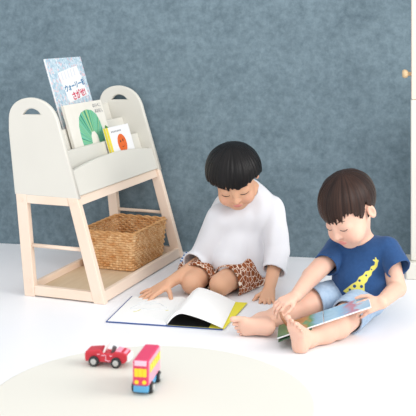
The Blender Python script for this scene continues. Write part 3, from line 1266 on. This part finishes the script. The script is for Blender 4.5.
def opening(F, pt, nn):
    return [(np.array(pt, float), nrm(nn))]


# ---- toddler -----------------------------------------------------
M['skin_toddler'] = skin_material('toddler_skin', '#e3b8a2', '#dc8a84')
M['skin_boy'] = skin_material('boy_skin', '#d4a485', '#cf8078')
M['hair_brown'] = hair_material('brown_hair', '#1d120f', '#412b22')
M['hair_black'] = hair_material('black_hair', '#0a090a', '#1a1717')
M['lash'] = mat('lash_hair', '#3a2a24', 0.6)
M['lash_black'] = mat('brow_hair', '#2b2220', 0.6)
M['navy'] = mat('navy_jersey', '#284a78', 0.85, 0.2, noise=(120, '#2c5080', 3), bump=(500, 0.08, 0.0008), sheen=0.1)
attr_mix(M['navy'], 'print', '#e2d868', 1.0, threshold=(-0.0006, 0.0006))
M['denim'] = mat('light_denim', '#98b1cb', 0.85, 0.2, noise=(60, '#b0c4d8', 4), bump=(420, 0.12, 0.0008))
M['white_cotton'] = mat('white_cotton', '#d8d8dc', 0.85, 0.2, bump=(350, 0.06, 0.0008))

T_base = np.array([0.45, 2.92, 0.0])
tp_ = dict(
    pelvis=P(362, 284, 2.95), belly=P(361, 276, 2.92), chest=P(361, 259, 2.92), neck=P(358, 243, 2.91),
    shL=P(387, 250, 2.86), shR=P(338, 249, 2.94), elL=P(397, 288, 2.83), elR=P(311, 277, 2.84),
    wrL=P(382, 302, 2.68), wrR=P(296, 296, 2.73),
    hipL=P(369, 297, 2.89), hipR=P(349, 293, 2.93), knL=P(338, 325, 2.70), knR=P(303, 306, 2.83),
    anL=P(308, 339, 2.635), anR=P(263, 322, 2.765))
Th_f = np.array([-math.sin(math.radians(48)) * math.cos(math.radians(33)), -math.cos(math.radians(48)) * math.cos(math.radians(33)), -math.sin(math.radians(33))])
Th = Head((0, 0, 0), head_frame(Th_f, -9), 0.985)
Th.c = P(345, 228.5, 2.775) - (Th.w(0.072, 0.034, -0.012))
B = Field((0.05, 2.52, -0.004), (0.66, 3.08, 0.50), 0.0020)
Th.build(B, 1.08)
g = tp_
B.rc(Th.w(-0.020, 0, -0.045), g['neck'], 0.036, 0.036, 0.02)
B.rc(g['neck'], g['chest'], 0.045, 0.062, 0.03)
B.rc(g['chest'], g['belly'], 0.066, 0.074, 0.03)
B.rc(g['belly'], g['pelvis'] + [0, 0, 0.006], 0.072, 0.078, 0.03)
B.rc(g['shL'], g['shR'], 0.036, 0.036, 0.02)
for sd, dL in (('L', 1), ('R', -1)):
    B.rc(g['sh' + sd], g['el' + sd], 0.0325, 0.0275, 0.012)
    B.rc(g['el' + sd], g['wr' + sd], 0.0265, 0.0185, 0.006)
    B.rc(g['hip' + sd], g['kn' + sd], 0.050, 0.038, 0.02)
    B.rc(g['kn' + sd], g['an' + sd] * 0.45 + g['kn' + sd] * 0.55, 0.037, 0.034, 0.01)
    B.rc(g['an' + sd] * 0.45 + g['kn' + sd] * 0.55, g['an' + sd], 0.034, 0.023, 0.01)
# feet: right one lies on its side, left one stands on its heel
foot(B, g['anR'], P(267, 327, 2.725), P(244, 327, 2.725), (0.25, 0.9, 0.25), (0.1, 0.1, 1), 0.128)
foot(B, g['anL'], P(300, 346, 2.60), P(300, 346, 2.60) + np.array([-0.0145, -0.028, 0.055]), (0.8, 0.6, 0.3), (-0.6, 0.8, 0.25), 0.118)
# hands
hand(B, g['wrL'], (-0.93, -0.18, -0.22), (0.0, -0.80, 0.55), (0, 0.5, 0.8), 0.098, (4, 0, -4, -9),
     [(25, 25, 15), (28, 25, 15), (28, 25, 15), (28, 22, 12)], [(0.6, 0.7, -0.2), (0.95, 0.3, -0.25), (0.97, 0.05, -0.3)])
hand(B, g['wrR'], (-0.80, -0.45, -0.22), (-0.30, -0.40, 0.86), (0.2, -0.9, -0.4), 0.100, (7, 1, -5, -11),
     [(34, 40, 25), (30, 36, 25), (26, 32, 25), (24, 30, 22)], [(0.70, 0.60, -0.40), (0.92, 0.12, -0.38), (0.92, -0.12, -0.40)])
B.clip((0, 0, 0.001), (0, 0, -1))
toddler, TV = person_root('person', B, M['skin_toddler'], 'toddler in navy giraffe T-shirt and pale denim shorts sitting with legs out', T_base,
                          {'lip': Th.lip, 'blush': lambda V: np.clip(Th.blush(V), 0, 1)})

# shirt
yb = nrm(np.array(g['elL']) - g['shL'])
seL = P(399, 269, 2.805)
seR = P(326, 265.5, 2.87)
dirL, dirR = nrm(seL - g['shL']), nrm(seR - g['shR'])
nk = nrm(Th.w(-0.02, 0, -0.05) - g['neck'])


def tshirt(Fd, o, outer):
    Fd.rc(g['neck'] - [0, 0, 0.028], g['chest'], 0.052 + o, 0.072 + o, 0.03)
    Fd.rc(g['chest'], g['belly'] + [0.0, -0.020, 0], 0.074 + o, 0.084 + o, 0.03)
    Fd.rc(g['belly'] + [0.0, -0.020, 0], g['pelvis'] + [0, 0, 0.02], 0.084 + o, 0.090 + o, 0.03)
    Fd.rc(g['shL'] + [-0.035, 0.02, -0.03], g['pelvis'] + [0.045, -0.03, 0.03], 0.058 + o, 0.060 + o, 0.02)
    Fd.rc(g['shL'] - [0.006, 0, 0.004], g['shR'] + [0.006, 0, -0.004], 0.042 + o, 0.041 + o, 0.025)
    for sh, se, dr in ((g['shL'], seL, dirL), (g['shR'], seR, dirR)):
        e = se + dr * 0.05
        r1 = 0.0365
        Fd.rc(sh, e, 0.041 + o, r1 + o, 0.003, cuts=opening(Fd, se, dr) if outer else opening(Fd, se + dr * 0.006, dr))


def tshirt_holes(I):
    I.rc(g['neck'] - nk * 0.012, g['neck'] + nk * 0.06, 0.040, 0.046, 0.004)
    I.rc(g['pelvis'] + [0, 0, 0.02], g['pelvis'] - [0, 0, 0.10], 0.084, 0.09, 0.01)


# giraffe print: outline in photograph bearings, laid on the chest
gir = [(343, 291), (352, 284), (356.5, 281.5), (359, 277), (363, 275), (365.5, 271.5), (369.5, 270.5), (371, 266.5), (374.5, 265), (375.2, 262), (372.6, 260.3), (373.2, 259.2), (375.4, 259.9),
       (375.0, 257.2), (376.0, 257.0), (376.8, 259.6), (378.0, 259.7), (379.0, 260.9), (378.0, 262.1), (377.3, 266.5), (375.2, 269.2), (372.2, 271.8), (371.3, 275.2), (368.5, 277.8), (367.0, 281.5), (364.5, 284),
       (364.6, 291.5), (362.5, 294.5), (357, 294.5), (350, 294), (345, 292.5)]
spots = [(354.5, 286.2, 1.7), (361.5, 286.5, 1.6), (359.5, 280.6, 1.3), (366.2, 275.4, 1.1), (349.8, 289.6, 1.2), (360.5, 292.2, 1.6), (356, 291.5, 1.1), (371.5, 269.5, 0.8)]
gir = np.array(gir)


def giraffe(V):
    Y = 2.85
    u = 208 + V[:, 0] / V[:, 1] * FPX
    v = HOR + (CAM_H - V[:, 2]) / V[:, 1] * FPX
    n = len(gir)
    ins = np.zeros(len(V), bool)
    dist = np.full(len(V), 1e9)
    for i in range(n):
        a, b = gir[i], gir[(i + 1) % n]
        c = ((a[1] > v) != (b[1] > v))
        with np.errstate(divide='ignore', invalid='ignore'):
            xi = (b[0] - a[0]) * (v - a[1]) / (b[1] - a[1] + 1e-12) + a[0]
        ins ^= c & (u < xi)
        ab = b - a
        t = np.clip(((u - a[0]) * ab[0] + (v - a[1]) * ab[1]) / (ab @ ab), 0, 1)
        dist = np.minimum(dist, np.hypot(u - a[0] - t * ab[0], v - a[1] - t * ab[1]))
    sdv = np.where(ins, dist, -dist)
    for x, y, r in spots:
        sdv = np.minimum(sdv, np.hypot(u - x, v - y) - r)
    front = V[:, 1] < g['belly'][1] - 0.01
    return np.where(front, sdv * Y / FPX, -0.05)


hem = P(360, 296, 2.86)
cloth('t_shirt', (0.26, 2.68, 0.0), (0.66, 3.09, 0.29), 0.0025, tshirt, tshirt_holes, M['navy'], toddler, 0.005,
      wrinkles=((0.0026, 75, 3, (1, 1, 0.5)), (0.0010, 190, 4)), attrs={'print': giraffe},
      post=lambda A: A.clip((0, 0, 0.040), (0, 0, -1)))

hmL = g['hipL'] + (g['knL'] - g['hipL']) * 0.74
hmR = g['hipR'] + (g['knR'] - g['hipR']) * 0.80


def tshorts(Fd, o, outer):
    Fd.rc(g['pelvis'] + [0, 0.005, -0.004], g['pelvis'] + [0, 0.005, 0.012], 0.082 + o, 0.078 + o, 0.03)
    Fd.rc(g['hipL'], g['hipR'], 0.058 + o, 0.058 + o, 0.02)
    for hp, hm in ((g['hipL'], hmL), (g['hipR'], hmR)):
        dr = nrm(hm - hp)
        Fd.rc(hp, hm + dr * 0.03, 0.053 + o, 0.052 + o, 0.012, cuts=opening(Fd, hm, dr) if outer else opening(Fd, hm + dr * 0.006, dr))


cloth('shorts', (0.22, 2.62, 0.0), (0.64, 3.09, 0.19), 0.0025, tshorts, None, M['denim'], toddler, 0.006,
      wrinkles=((0.0028, 80, 13), (0.0012, 210, 14)))

lo_, hi_ = Th.c - 0.125, Th.c + 0.125
cutT = lambda az: np.where(np.abs(az) < 0.95, 0.022 - 0.010 * np.cos(az * 2.2), np.where(np.abs(az) < 1.25, 0.022 - (np.abs(az) - 0.95) * 0.13, np.where(np.abs(az) < 1.85, -0.017 + 0.03 * np.exp(-((np.abs(az) - 1.66) / 0.17) ** 2) , -0.050 - 0.02 * np.clip(np.abs(az) - 1.85, 0, 1))))
hair(Th, M['hair_brown'], toddler, lo_, hi_, cutT, 0.015, 0.0022, 5, ragged=0.007, shape=(0.1015, 0.083, 0.085), cc=(-0.0165, 0, 0.027))
for g_ in (1, -1):
    Th.line('eyelashes', [(0.018 * g_, -0.0135), (0.024 * g_, -0.0165), (0.031 * g_, -0.0178), (0.038 * g_, -0.0165), (0.044 * g_, -0.0135)], 0.0012, M['lash'], toddler, TV)
    Th.line('eyebrow', [(0.016 * g_, 0.010), (0.025 * g_, 0.013), (0.034 * g_, 0.0135), (0.043 * g_, 0.010)], 0.0011, M['lash'], toddler, TV)

# ---- older boy ---------------------------------------------------
B_base = np.array([0.09, 3.3, 0.0])
g2 = dict(
    pelvis=np.array([0.085, 3.42, 0.115]), mid=np.array([0.115, 3.405, 0.215]), chest=np.array([0.128, 3.33, 0.25]), neck=np.array([0.142, 3.28, 0.305]),
    shL=P(271, 210, 3.265), shR=P(221, 218, 3.235), elL=P(278, 252, 3.215), elR=P(203, 261, 3.25),
    wrL=P(269, 290, 3.115), wrR=P(170, 282.5, 3.125),
    hipL=np.array([0.185, 3.345, 0.072]), hipR=np.array([0.045, 3.385, 0.075]), knL=np.array([0.041, 3.120, 0.041]), knR=np.array([-0.052, 3.145, 0.040]),
    anL=np.array([0.165, 3.49, 0.036]), anR=np.array([0.02, 3.51, 0.036]))
pit = math.radians(35)
Bh = Head((0, 0, 0), head_frame((-0.02, -math.cos(pit), -math.sin(pit)), -10), 1.0)
Bh.c = P(235, 193.5, 3.115) - Bh.w(0.075, 0, -0.010)
B = Field((-0.24, 2.98, -0.004), (0.36, 3.60, 0.56), 0.0027)
Bh.build(B, 0.98)
g = g2
B.rc(Bh.w(-0.022, 0, -0.045), g['neck'], 0.040, 0.043, 0.02)
B.rc(g['neck'], g['chest'], 0.05, 0.075, 0.03)
B.rc(g['chest'], g['mid'], 0.075, 0.08, 0.03)
B.rc(g['mid'], g['pelvis'], 0.08, 0.09, 0.03)
B.rc(g['shL'], g['shR'], 0.042, 0.042, 0.02)
for sd in ('L', 'R'):
    B.rc(g['sh' + sd], g['el' + sd], 0.034, 0.028, 0.012)
    B.rc(g['el' + sd], g['wr' + sd], 0.027, 0.0185, 0.006)
    B.rc(g['hip' + sd], g['kn' + sd], 0.050, 0.037, 0.012)
    B.rc(g['kn' + sd], g['an' + sd], 0.034, 0.028, 0.006)
foot(B, g['anL'], np.array([0.168, 3.53, 0.03]), np.array([0.15, 3.585, 0.02]), (0, 0.2, -1), (-1, 0, 0), 0.15)
foot(B, g['anR'], np.array([0.022, 3.545, 0.03]), np.array([0.04, 3.59, 0.02]), (0, 0.2, -1), (1, 0, 0), 0.15)
hand(B, g['wrR'], (-0.82, -0.42, -0.36), (-0.22, -0.2, 0.95), (0.4, -0.9, 0), 0.125, (15, 1, -12, -28),
     [(2, 10, 6), (2, 10, 6), (0, 10, 6), (-2, 8, 6)], [(0.25, 0.85, -0.42), (0.40, 0.85, -0.30), (0.5, 0.85, -0.1)])
hand(B, g['wrL'], (-0.14, -0.85, -0.22), (-0.05, -0.2, 0.95), (-1, 0, 0), 0.118, (8, 2, -5, -12),
     [(22, 62, 50), (22, 66, 50), (22, 66, 50), (22, 62, 50)], [(0.5, 0.8, -0.2), (0.85, 0.4, -0.3), (0.9, 0.0, -0.4)])
B.clip((0, 0, 0.001), (0, 0, -1))
boy, BV = person_root('person', B, M['skin_boy'], 'older boy in white T-shirt and giraffe-print shorts bending over an open book', B_base, {'lip': Bh.lip, 'blush': Bh.blush})

sL2, sR2 = P(276.5, 269, 3.205), P(190, 262, 3.235)
sRd = nrm(g['wrR'] - g['elR'])
sR2 = g['elR'] + sRd * 0.048
sLd = nrm(g['wrL'] - g['elL'])
sL2 = g['elL'] + sLd * 0.075
nk2 = nrm(Bh.w(-0.02, 0, -0.05) - g['neck'])


def bshirt(Fd, o, outer):
    Fd.rc(g['neck'] + [0.006, 0.008, -0.006], g['shL'] - [0.02, -0.01, 0.012], 0.056 + o, 0.052 + o, 0.03)
    Fd.rc(g['neck'] + [0, 0.004, -0.010], g['chest'], 0.060 + o, 0.085 + o, 0.03)
    Fd.rc(g['chest'], g['mid'], 0.088 + o, 0.098 + o, 0.03)
    Fd.rc(g['mid'], g['pelvis'] + [0, -0.01, 0], 0.098 + o, 0.106 + o, 0.03)
    Fd.rc(g['chest'] + [-0.02, -0.02, -0.02], np.array([0.070, 3.215, 0.098]), 0.080 + o, 0.058 + o, 0.04)
    Fd.rc(g['chest'] + [0.03, -0.02, -0.02], np.array([0.162, 3.27, 0.060]), 0.078 + o, 0.058 + o, 0.03)
    Fd.rc(g['shL'] - [0.008, 0, 0.004], g['shR'] + [0.008, 0, -0.004], 0.050 + o, 0.050 + o, 0.03)
    for sh, el, se, dr, ra, rb, rc_ in ((g['shL'], g['elL'], sL2, sLd, 0.047, 0.041, 0.040), (g['shR'], g['elR'], sR2, sRd, 0.049, 0.050, 0.050)):
        Fd.rc(sh, el, ra + o, rb + o, 0.007)
        Fd.rc(el, se + dr * 0.04, rb + o, rc_ + o, 0.006, cuts=opening(Fd, se, dr) if outer else opening(Fd, se + dr * 0.006, dr))


def bshirt_holes(I):
    I.rc(g['neck'] + nk2 * 0.022, g['neck'] + nk2 * 0.08, 0.044, 0.052, 0.004)
    I.rc(g['pelvis'] + [0, 0, 0.02], g['pelvis'] - [0, 0, 0.10], 0.104, 0.10, 0.01)
    I.rc(np.array([0.070, 3.222, 0.080]), np.array([0.06, 3.215, 0.03]), 0.042, 0.050, 0.01)
    I.rc(np.array([0.162, 3.27, 0.050]), np.array([0.165, 3.265, -0.01]), 0.047, 0.052, 0.01)


def bhem(A):
    # hem: low at the sides, lifted over the lap
    sl = tuple(slice(0, n) for n in A.n)
    x, y, z = A.grid(sl)
    hz = np.interp(x, [-0.1, 0.0, 0.03, 0.08, 0.12, 0.18, 0.3], [0.040, 0.052, 0.066, 0.078, 0.052, 0.010, 0.008]) + 0.003 * np.sin(x * 90)
    arm = np.minimum(0, 0)
    keep = ((x > 0.205) & (y < 3.25)) | ((x < -0.02) & (y < 3.33))
    A.F = np.where(keep, A.F, np.maximum(A.F, (hz - z).astype(np.float32)))


cloth('t_shirt', (-0.16, 3.06, 0.0), (0.36, 3.60, 0.37), 0.0027, bshirt, bshirt_holes, M['white_cotton'], boy, 0.006,
      wrinkles=((0.0050, 60, 23, (1, 1, 0.6)), (0.0032, 125, 24, (1.2, 0.6, 0.5))), post=bhem)


def giraffe_cloth():
    m = mat('giraffe_print_cotton', '#8f5433', 0.85, 0.2)
    nt = m.node_tree
    b = nt.nodes['Principled BSDF']
    tc = nt.nodes.new('ShaderNodeTexCoord')
    n = nt.nodes.new('ShaderNodeTexNoise')
    n.inputs['Scale'].default_value = 30
    mixv = nt.nodes.new('ShaderNodeVectorMath')
    mixv.operation = 'MULTIPLY_ADD'
    mixv.inputs[1].default_value = (0.01, 0.01, 0.01)
    nt.links.new(tc.outputs['Object'], n.inputs['Vector'])
    nt.links.new(n.outputs['Color'], mixv.inputs[0])
    nt.links.new(tc.outputs['Object'], mixv.inputs[2])
    v = nt.nodes.new('ShaderNodeTexVoronoi')
    v.feature = 'DISTANCE_TO_EDGE'
    v.inputs['Scale'].default_value = 64
    nt.links.new(mixv.outputs[0], v.inputs['Vector'])
    v2 = nt.nodes.new('ShaderNodeTexVoronoi')
    v2.inputs['Scale'].default_value = 64
    nt.links.new(mixv.outputs[0], v2.inputs['Vector'])
    sp = nt.nodes.new('ShaderNodeSeparateColor')
    nt.links.new(v2.outputs['Color'], sp.inputs['Color'])
    br = nt.nodes.new('ShaderNodeValToRGB')
    br.color_ramp.elements[0].color, br.color_ramp.elements[1].color = lin('#7a4023'), lin('#9a5730')
    nt.links.new(sp.outputs['Red'], br.inputs['Fac'])
    r = nt.nodes.new('ShaderNodeMapRange')
    r.inputs['From Min'].default_value, r.inputs['From Max'].default_value = 0.03, 0.065
    nt.links.new(v.outputs['Distance'], r.inputs['Value'])
    mx = nt.nodes.new('ShaderNodeMix')
    mx.data_type = 'RGBA'
    mx.inputs[6].default_value = lin('#ecdccb')
    nt.links.new(br.outputs['Color'], mx.inputs[7])
    nt.links.new(r.outputs['Result'], mx.inputs[0])
    nt.links.new(mx.outputs[2], b.inputs['Base Color'])
    return m


M['giraffe'] = giraffe_cloth()
bmL = g['hipL'] + (g['knL'] - g['hipL']) * 0.86
bmR = g['hipR'] + (g['knR'] - g['hipR']) * 0.86


def bshorts(Fd, o, outer):
    Fd.rc(g['pelvis'], g['pelvis'] + [0, 0, 0.06], 0.092 + o, 0.085 + o, 0.03)
    Fd.rc(np.array([0.0, 3.38, 0.06]), np.array([-0.072, 3.31, 0.042]), 0.045 + o, 0.034 + o, 0.02)
    Fd.rc(g['hipL'], g['hipR'], 0.072 + o, 0.072 + o, 0.03)
    for hp, hm, w_, sx in ((g['hipL'], bmL, 0.066, 1), (g['hipR'], bmR, 0.066, -1)):
        dr = nrm(hm - hp)
        Fd.rc(hp, hm + dr * 0.03, 0.060 + o, w_ * 0.78 + o, 0.012, cuts=opening(Fd, hm, dr) if outer else opening(Fd, hm + dr * 0.006, dr))
        side = nrm(np.cross(dr, [0, 0, 1])) * sx * (1 if np.cross(dr, [0, 0, 1])[0] > 0 else -1)
        Fd.rc(hp + side * 0.03 - [0, 0, 0.04], hm + side * 0.012 - [0, 0, 0.022] + dr * 0.03, 0.040 + o, 0.038 + o, 0.02, cuts=opening(Fd, hm, dr) if outer else opening(Fd, hm + dr * 0.006, dr))


cloth('shorts', (-0.16, 3.06, 0.0), (0.34, 3.56, 0.28), 0.0027, bshorts, None, M['giraffe'], boy, 0.006,
      wrinkles=((0.0035, 70, 33), (0.0012, 190, 34)))

M['striped'] = mat('blue_striped_cotton', '#3f6ea8', 0.85, 0.2)
_nt = M['striped'].node_tree
_w = _nt.nodes.new('ShaderNodeTexWave')
_w.bands_direction = 'Z'
_w.inputs['Scale'].default_value = 38
_tc = _nt.nodes.new('ShaderNodeTexCoord')
_nt.links.new(_tc.outputs['Object'], _w.inputs['Vector'])
_r = _nt.nodes.new('ShaderNodeValToRGB')
_r.color_ramp.elements[0].position, _r.color_ramp.elements[1].position = 0.45, 0.55
_r.color_ramp.elements[0].color, _r.color_ramp.elements[1].color = lin('#3567a5'), lin('#dfe6ee')
_nt.links.new(_w.outputs['Fac'], _r.inputs['Fac'])
_nt.links.new(_r.outputs['Color'], _nt.nodes['Principled BSDF'].inputs['Base Color'])
bm = bmesh.new()
tube(bm, [q - B_base for q in (P(187, 253, 3.36), P(185, 257, 3.35), P(183, 261, 3.34), P(182, 266, 3.33))], [0.006, 0.009, 0.010, 0.010], 12)
bm_obj('striped_lining', bm, M['striped'], boy, smooth=True)

lo_, hi_ = Bh.c - 0.135, Bh.c + 0.135
cutB = lambda az: np.where(np.abs(az) < 1.05, 0.019 + 0.004 * (1 - np.cos(az)), np.where(np.abs(az) < 2.0, 0.021 - 0.022 * (np.abs(az) - 1.05), 0.0 - 0.045 * np.clip(np.abs(az) - 2.0, 0, 0.9)))
hair(Bh, M['hair_black'], boy, lo_, hi_, cutB, 0.018, 0.0026, 9, shape=(0.097, 0.096, 0.086), cc=(-0.010, 0, 0.022), ragged=0.0055)
for g_ in (1, -1):
    Bh.line('eyelashes', [(0.018 * g_, -0.0130), (0.024 * g_, -0.0160), (0.031 * g_, -0.0172), (0.038 * g_, -0.0160), (0.045 * g_, -0.0125)], 0.0013, M['lash_black'], boy, BV)
    Bh.line('eyebrow', [(0.014 * g_, 0.009), (0.024 * g_, 0.0125), (0.034 * g_, 0.0125), (0.045 * g_, 0.008)], 0.0015, M['lash_black'], boy, BV)

# ------------------------------------------------------------------ the big open book on the floor
KA = math.radians(-12)
kw = np.array([math.cos(KA), math.sin(KA), 0])
kh = np.array([-math.sin(KA), math.cos(KA), 0])
bookp = empty('open_picture_book', (-0.126, 2.815, 0), KA)
tag(bookp, 'large open picture book with white pages and navy cover on the floor', 'book')
M['page_white'] = mat('page_white', '#f4f4f2', 0.55, 0.3)
M['navy_cover'] = mat('navy_cover', '#31508f', 0.4, 0.4)
M['page_yellow'] = mat('yellow_endpaper', '#e8dc3e', 0.5, 0.3)
M['gap_shade'] = mat('black_gap_shade', '#17191d', 0.5, 0.3)  # shade of the gap under the raised pages, put in as colour
M['pencil'] = mat('pencil_print', '#c9cccf', 0.6)
M['olive'] = mat('olive_print', '#c9c27c', 0.6)
BHG = 0.272


def sheet(name, prof_lo, prof_hi, m, parent, y0=0.0, y1=BHG, n=10, skew=None):
    """a bent block between two profiles (x, z), swept along the height of the book"""
    rows = []
    bm = bmesh.new()
    ys = np.linspace(y0, y1, n)
    for y in ys:
        k = (y - y0) / (y1 - y0)
        sk = skew(k) if skew else (1.0, 1.0)
        ring = [bm.verts.new((x * sk[0], y, z * sk[1])) for x, z in prof_lo] + [bm.verts.new((x * sk[0], y, z * sk[1])) for x, z in prof_hi[::-1]]
        rows.append(ring)
    for a, b in zip(rows, rows[1:]):
        for i in range(len(a)):
            j = (i + 1) % len(a)
            bm.faces.new((a[i], a[j], b[j], b[i]))
    for ring, rev in ((rows[0], True), (rows[-1], False)):
        nlo = len(prof_lo)
        for i in range(nlo - 1):
            q = (ring[i], ring[i + 1], ring[-2 - i], ring[-1 - i])
            try:
                bm.faces.new(q[::-1] if rev else q)
            except ValueError:
                pass
    return bm_obj(name, bm, m, parent, smooth=False)


xl = np.linspace(0, 1, 22)
# covers
sheet('cover', [(-0.186, 0.0012), (-0.003, 0.0012)], [(-0.186, 0.0038), (-0.003, 0.0038)], M['navy_cover'], bookp)
sheet('cover', [(0.003, 0.0012), (0.172, 0.0012)], [(0.003, 0.0038), (0.172, 0.0038)], M['navy_cover'], bookp)
sheet('spine', [(-0.003, 0.0012), (0.003, 0.0012)], [(-0.003, 0.0040), (0.003, 0.0040)], M['navy_cover'], bookp)
# left page block
lz = lambda t: 0.0042 + 0.0085 * (1 - t) ** 0.7 * min(1, 14 * t + 0.25)
left_hi = [(-0.182 * t, lz(t)) for t in xl]
left_lo = [(-0.182 * t, 0.0040) for t in xl]
lp_ = sheet('page_block', left_lo, left_hi, M['page_white'], bookp, 0.003, BHG - 0.003)
# right: yellow endpaper flat, dark sheet painting the shade in the gap, arched stack of white leaves
sheet('endpaper', [(0.004, 0.0040), (0.200, 0.0040)], [(0.004, 0.0046), (0.200, 0.0046)], M['page_yellow'], bookp, 0.004, BHG + 0.004, skew=lambda k: (0.88 + 0.12 * k, 1))
sheet('gap_shade_sheet', [(0.004, 0.0048), (0.130, 0.0048)], [(0.004, 0.0052), (0.130, 0.0052)], M['gap_shade'], bookp, 0.004, BHG - 0.03)


def arch(t, h):
    up = h * (math.sin(min(1, t / 0.30) * math.pi / 2)) ** 0.8
    dn = 1 if t < 0.22 else 1 - ((t - 0.22) / 0.78) ** 1.5
    return 0.006 + up * dn


hi = [(0.002 + 0.170 * t, arch(t, 0.046) + 0.0005) for t in xl]
lo = [(0.004 + 0.166 * t, arch(t, 0.036)) for t in xl]
sheet('raised_pages', lo, hi, M['page_white'], bookp, 0.003, BHG - 0.003, skew=lambda k: (1.0 - 0.06 * k, 1.0 - 0.10 * k))
for k, (f0, f1) in enumerate(((0.055, 0.30), (0.45, 0.72))):
    pts = [(-0.182 * (f0 + (f1 - f0) * q), 0) for q in np.linspace(0, 1, 8)]


def page_mark(name, pts, r, m):
    """drawn line printed on the left page"""
    bm = bmesh.new()
    tube(bm, [(x, y, lz(-x / 0.182) + 0.0003) for x, y in pts], r, 5)
    return bm_obj(name, bm, m, lp_)


page_mark('drawn_line', [(-0.150, 0.13), (-0.135, 0.17), (-0.115, 0.185), (-0.095, 0.18), (-0.07, 0.19), (-0.05, 0.165)], 0.0009, M['pencil'])
page_mark('drawn_line', [(-0.150, 0.13), (-0.12, 0.135), (-0.09, 0.125), (-0.06, 0.13), (-0.035, 0.15)], 0.0009, M['pencil'])
page_mark('drawn_line', [(-0.140, 0.19), (-0.12, 0.205), (-0.10, 0.20), (-0.085, 0.215)], 0.0009, M['pencil'])
page_mark('drawn_line', [(-0.128, 0.095), (-0.118, 0.103), (-0.112, 0.118)], 0.0012, M['olive'])
page_mark('drawn_line', [(-0.030, 0.115), (-0.022, 0.12)], 0.0012, M['olive'])

# ------------------------------------------------------------------ board book on the toddler's lap
A_, B_, C_, D_ = P(277, 338, 2.625), P(371, 306.5, 2.60), P(369, 300, 2.735), P(290, 323.5, 2.72)
xa = nrm(B_ - A_)
ya = nrm((D_ - A_) - xa * np.dot(D_ - A_, xa))
za = np.cross(xa, ya)
Wd = np.linalg.norm(B_ - A_)
Dp = 0.115
lap = empty('board_book', A_, 0)
lap.rotation_euler = Matrix(np.stack([xa, ya, za], 1).tolist()).to_euler()
tag(lap, 'open colourful board book lying across the toddler\'s legs', 'book')


def lap_material():
    m = mat('picture_spread', '#86b8d6', 0.4, 0.4)
    nt = m.node_tree
    b = nt.nodes['Principled BSDF']
    tc = nt.nodes.new('ShaderNodeTexCoord')
    sx = nt.nodes.new('ShaderNodeSeparateXYZ')
    nt.links.new(tc.outputs['Object'], sx.inputs[0])
    n = nt.nodes.new('ShaderNodeTexNoise')
    n.inputs['Scale'].default_value = 28
    n.inputs['Detail'].default_value = 3
    nt.links.new(tc.outputs['Object'], n.inputs['Vector'])
    ad = nt.nodes.new('ShaderNodeMath')
    ad.operation = 'MULTIPLY_ADD'
    ad.inputs[1].default_value = 0.09
    nt.links.new(n.outputs['Fac'], ad.inputs[0])
    nt.links.new(sx.outputs['X'], ad.inputs[2])
    mr = nt.nodes.new('ShaderNodeMapRange')
    mr.inputs['From Min'].default_value, mr.inputs['From Max'].default_value = 0.045, 0.045 + Wd
    nt.links.new(ad.outputs[0], mr.inputs['Value'])
    r = nt.nodes.new('ShaderNodeValToRGB')
    cols = [(0.0, '#3f6b45'), (0.10, '#557d4c'), (0.16, '#a8713f'), (0.28, '#b98245'), (0.34, '#4f8f57'), (0.42, '#7fb0c9'), (0.60, '#a9cde2'), (0.72, '#93bfdd'), (0.82, '#cf8793'), (0.88, '#b7d2e4'), (1.0, '#a2c4dc')]
    while len(r.color_ramp.elements) < len(cols):
        r.color_ramp.elements.new(0.5)
    for e, (p, c) in zip(r.color_ramp.elements, cols):
        e.position = p
        e.color = lin(c)
    nt.links.new(mr.outputs['Result'], r.inputs['Fac'])
    nt.links.new(r.outputs['Color'], b.inputs['Base Color'])
    return m


M['spread'] = lap_material()
M['board_edge'] = mat('board_edge', '#e4e8ea', 0.5)
M['flap'] = mat('brown_flap', '#a06f52', 0.5)
M['dark_green'] = mat('dark_green_print', '#4a6d4a', 0.5, noise=(40, '#2f4d38', 3))
for x0, x1 in ((0, Wd / 2 - 0.0008), (Wd / 2 + 0.0008, Wd)):
    bm = bmesh.new()
    add_box(bm, (x0, 0, -0.0038), (x1, Dp, 0))
    bevel(bm, 0.001, 2)
    pb = bm_obj('board_page', bm, M['board_edge'], lap)
    bm = bmesh.new()
    add_box(bm, (x0 + 0.001, 0.001, 0.0), (x1 - 0.001, Dp - 0.001, 0.0006))
    bm_obj('printed_page', bm, M['spread'], pb)
bm = bmesh.new()
add_hull(bm, [(0.0, -0.002, -0.012), (0.10, -0.002, -0.0085), (0.10, Dp, -0.0085), (0.0, Dp, -0.012),
              (0.0, -0.002, -0.0095), (0.10, -0.002, -0.0055), (0.10, Dp, -0.0055), (0.0, Dp, -0.0095)])
bm_obj('lower_page', bm, M['dark_green'], lap)
bm = bmesh.new()
fl_pts = [P(280, 312, 2.66), P(282, 318, 2.655), P(286, 324, 2.665), P(292, 329, 2.68)]
inv = np.stack([xa, ya, za], 1).T
tube(bm, [inv @ (p - A_) for p in fl_pts], [0.0035, 0.0042, 0.0042, 0.0040], 8)
bm_obj('lift_flap', bm, M['flap'], lap)
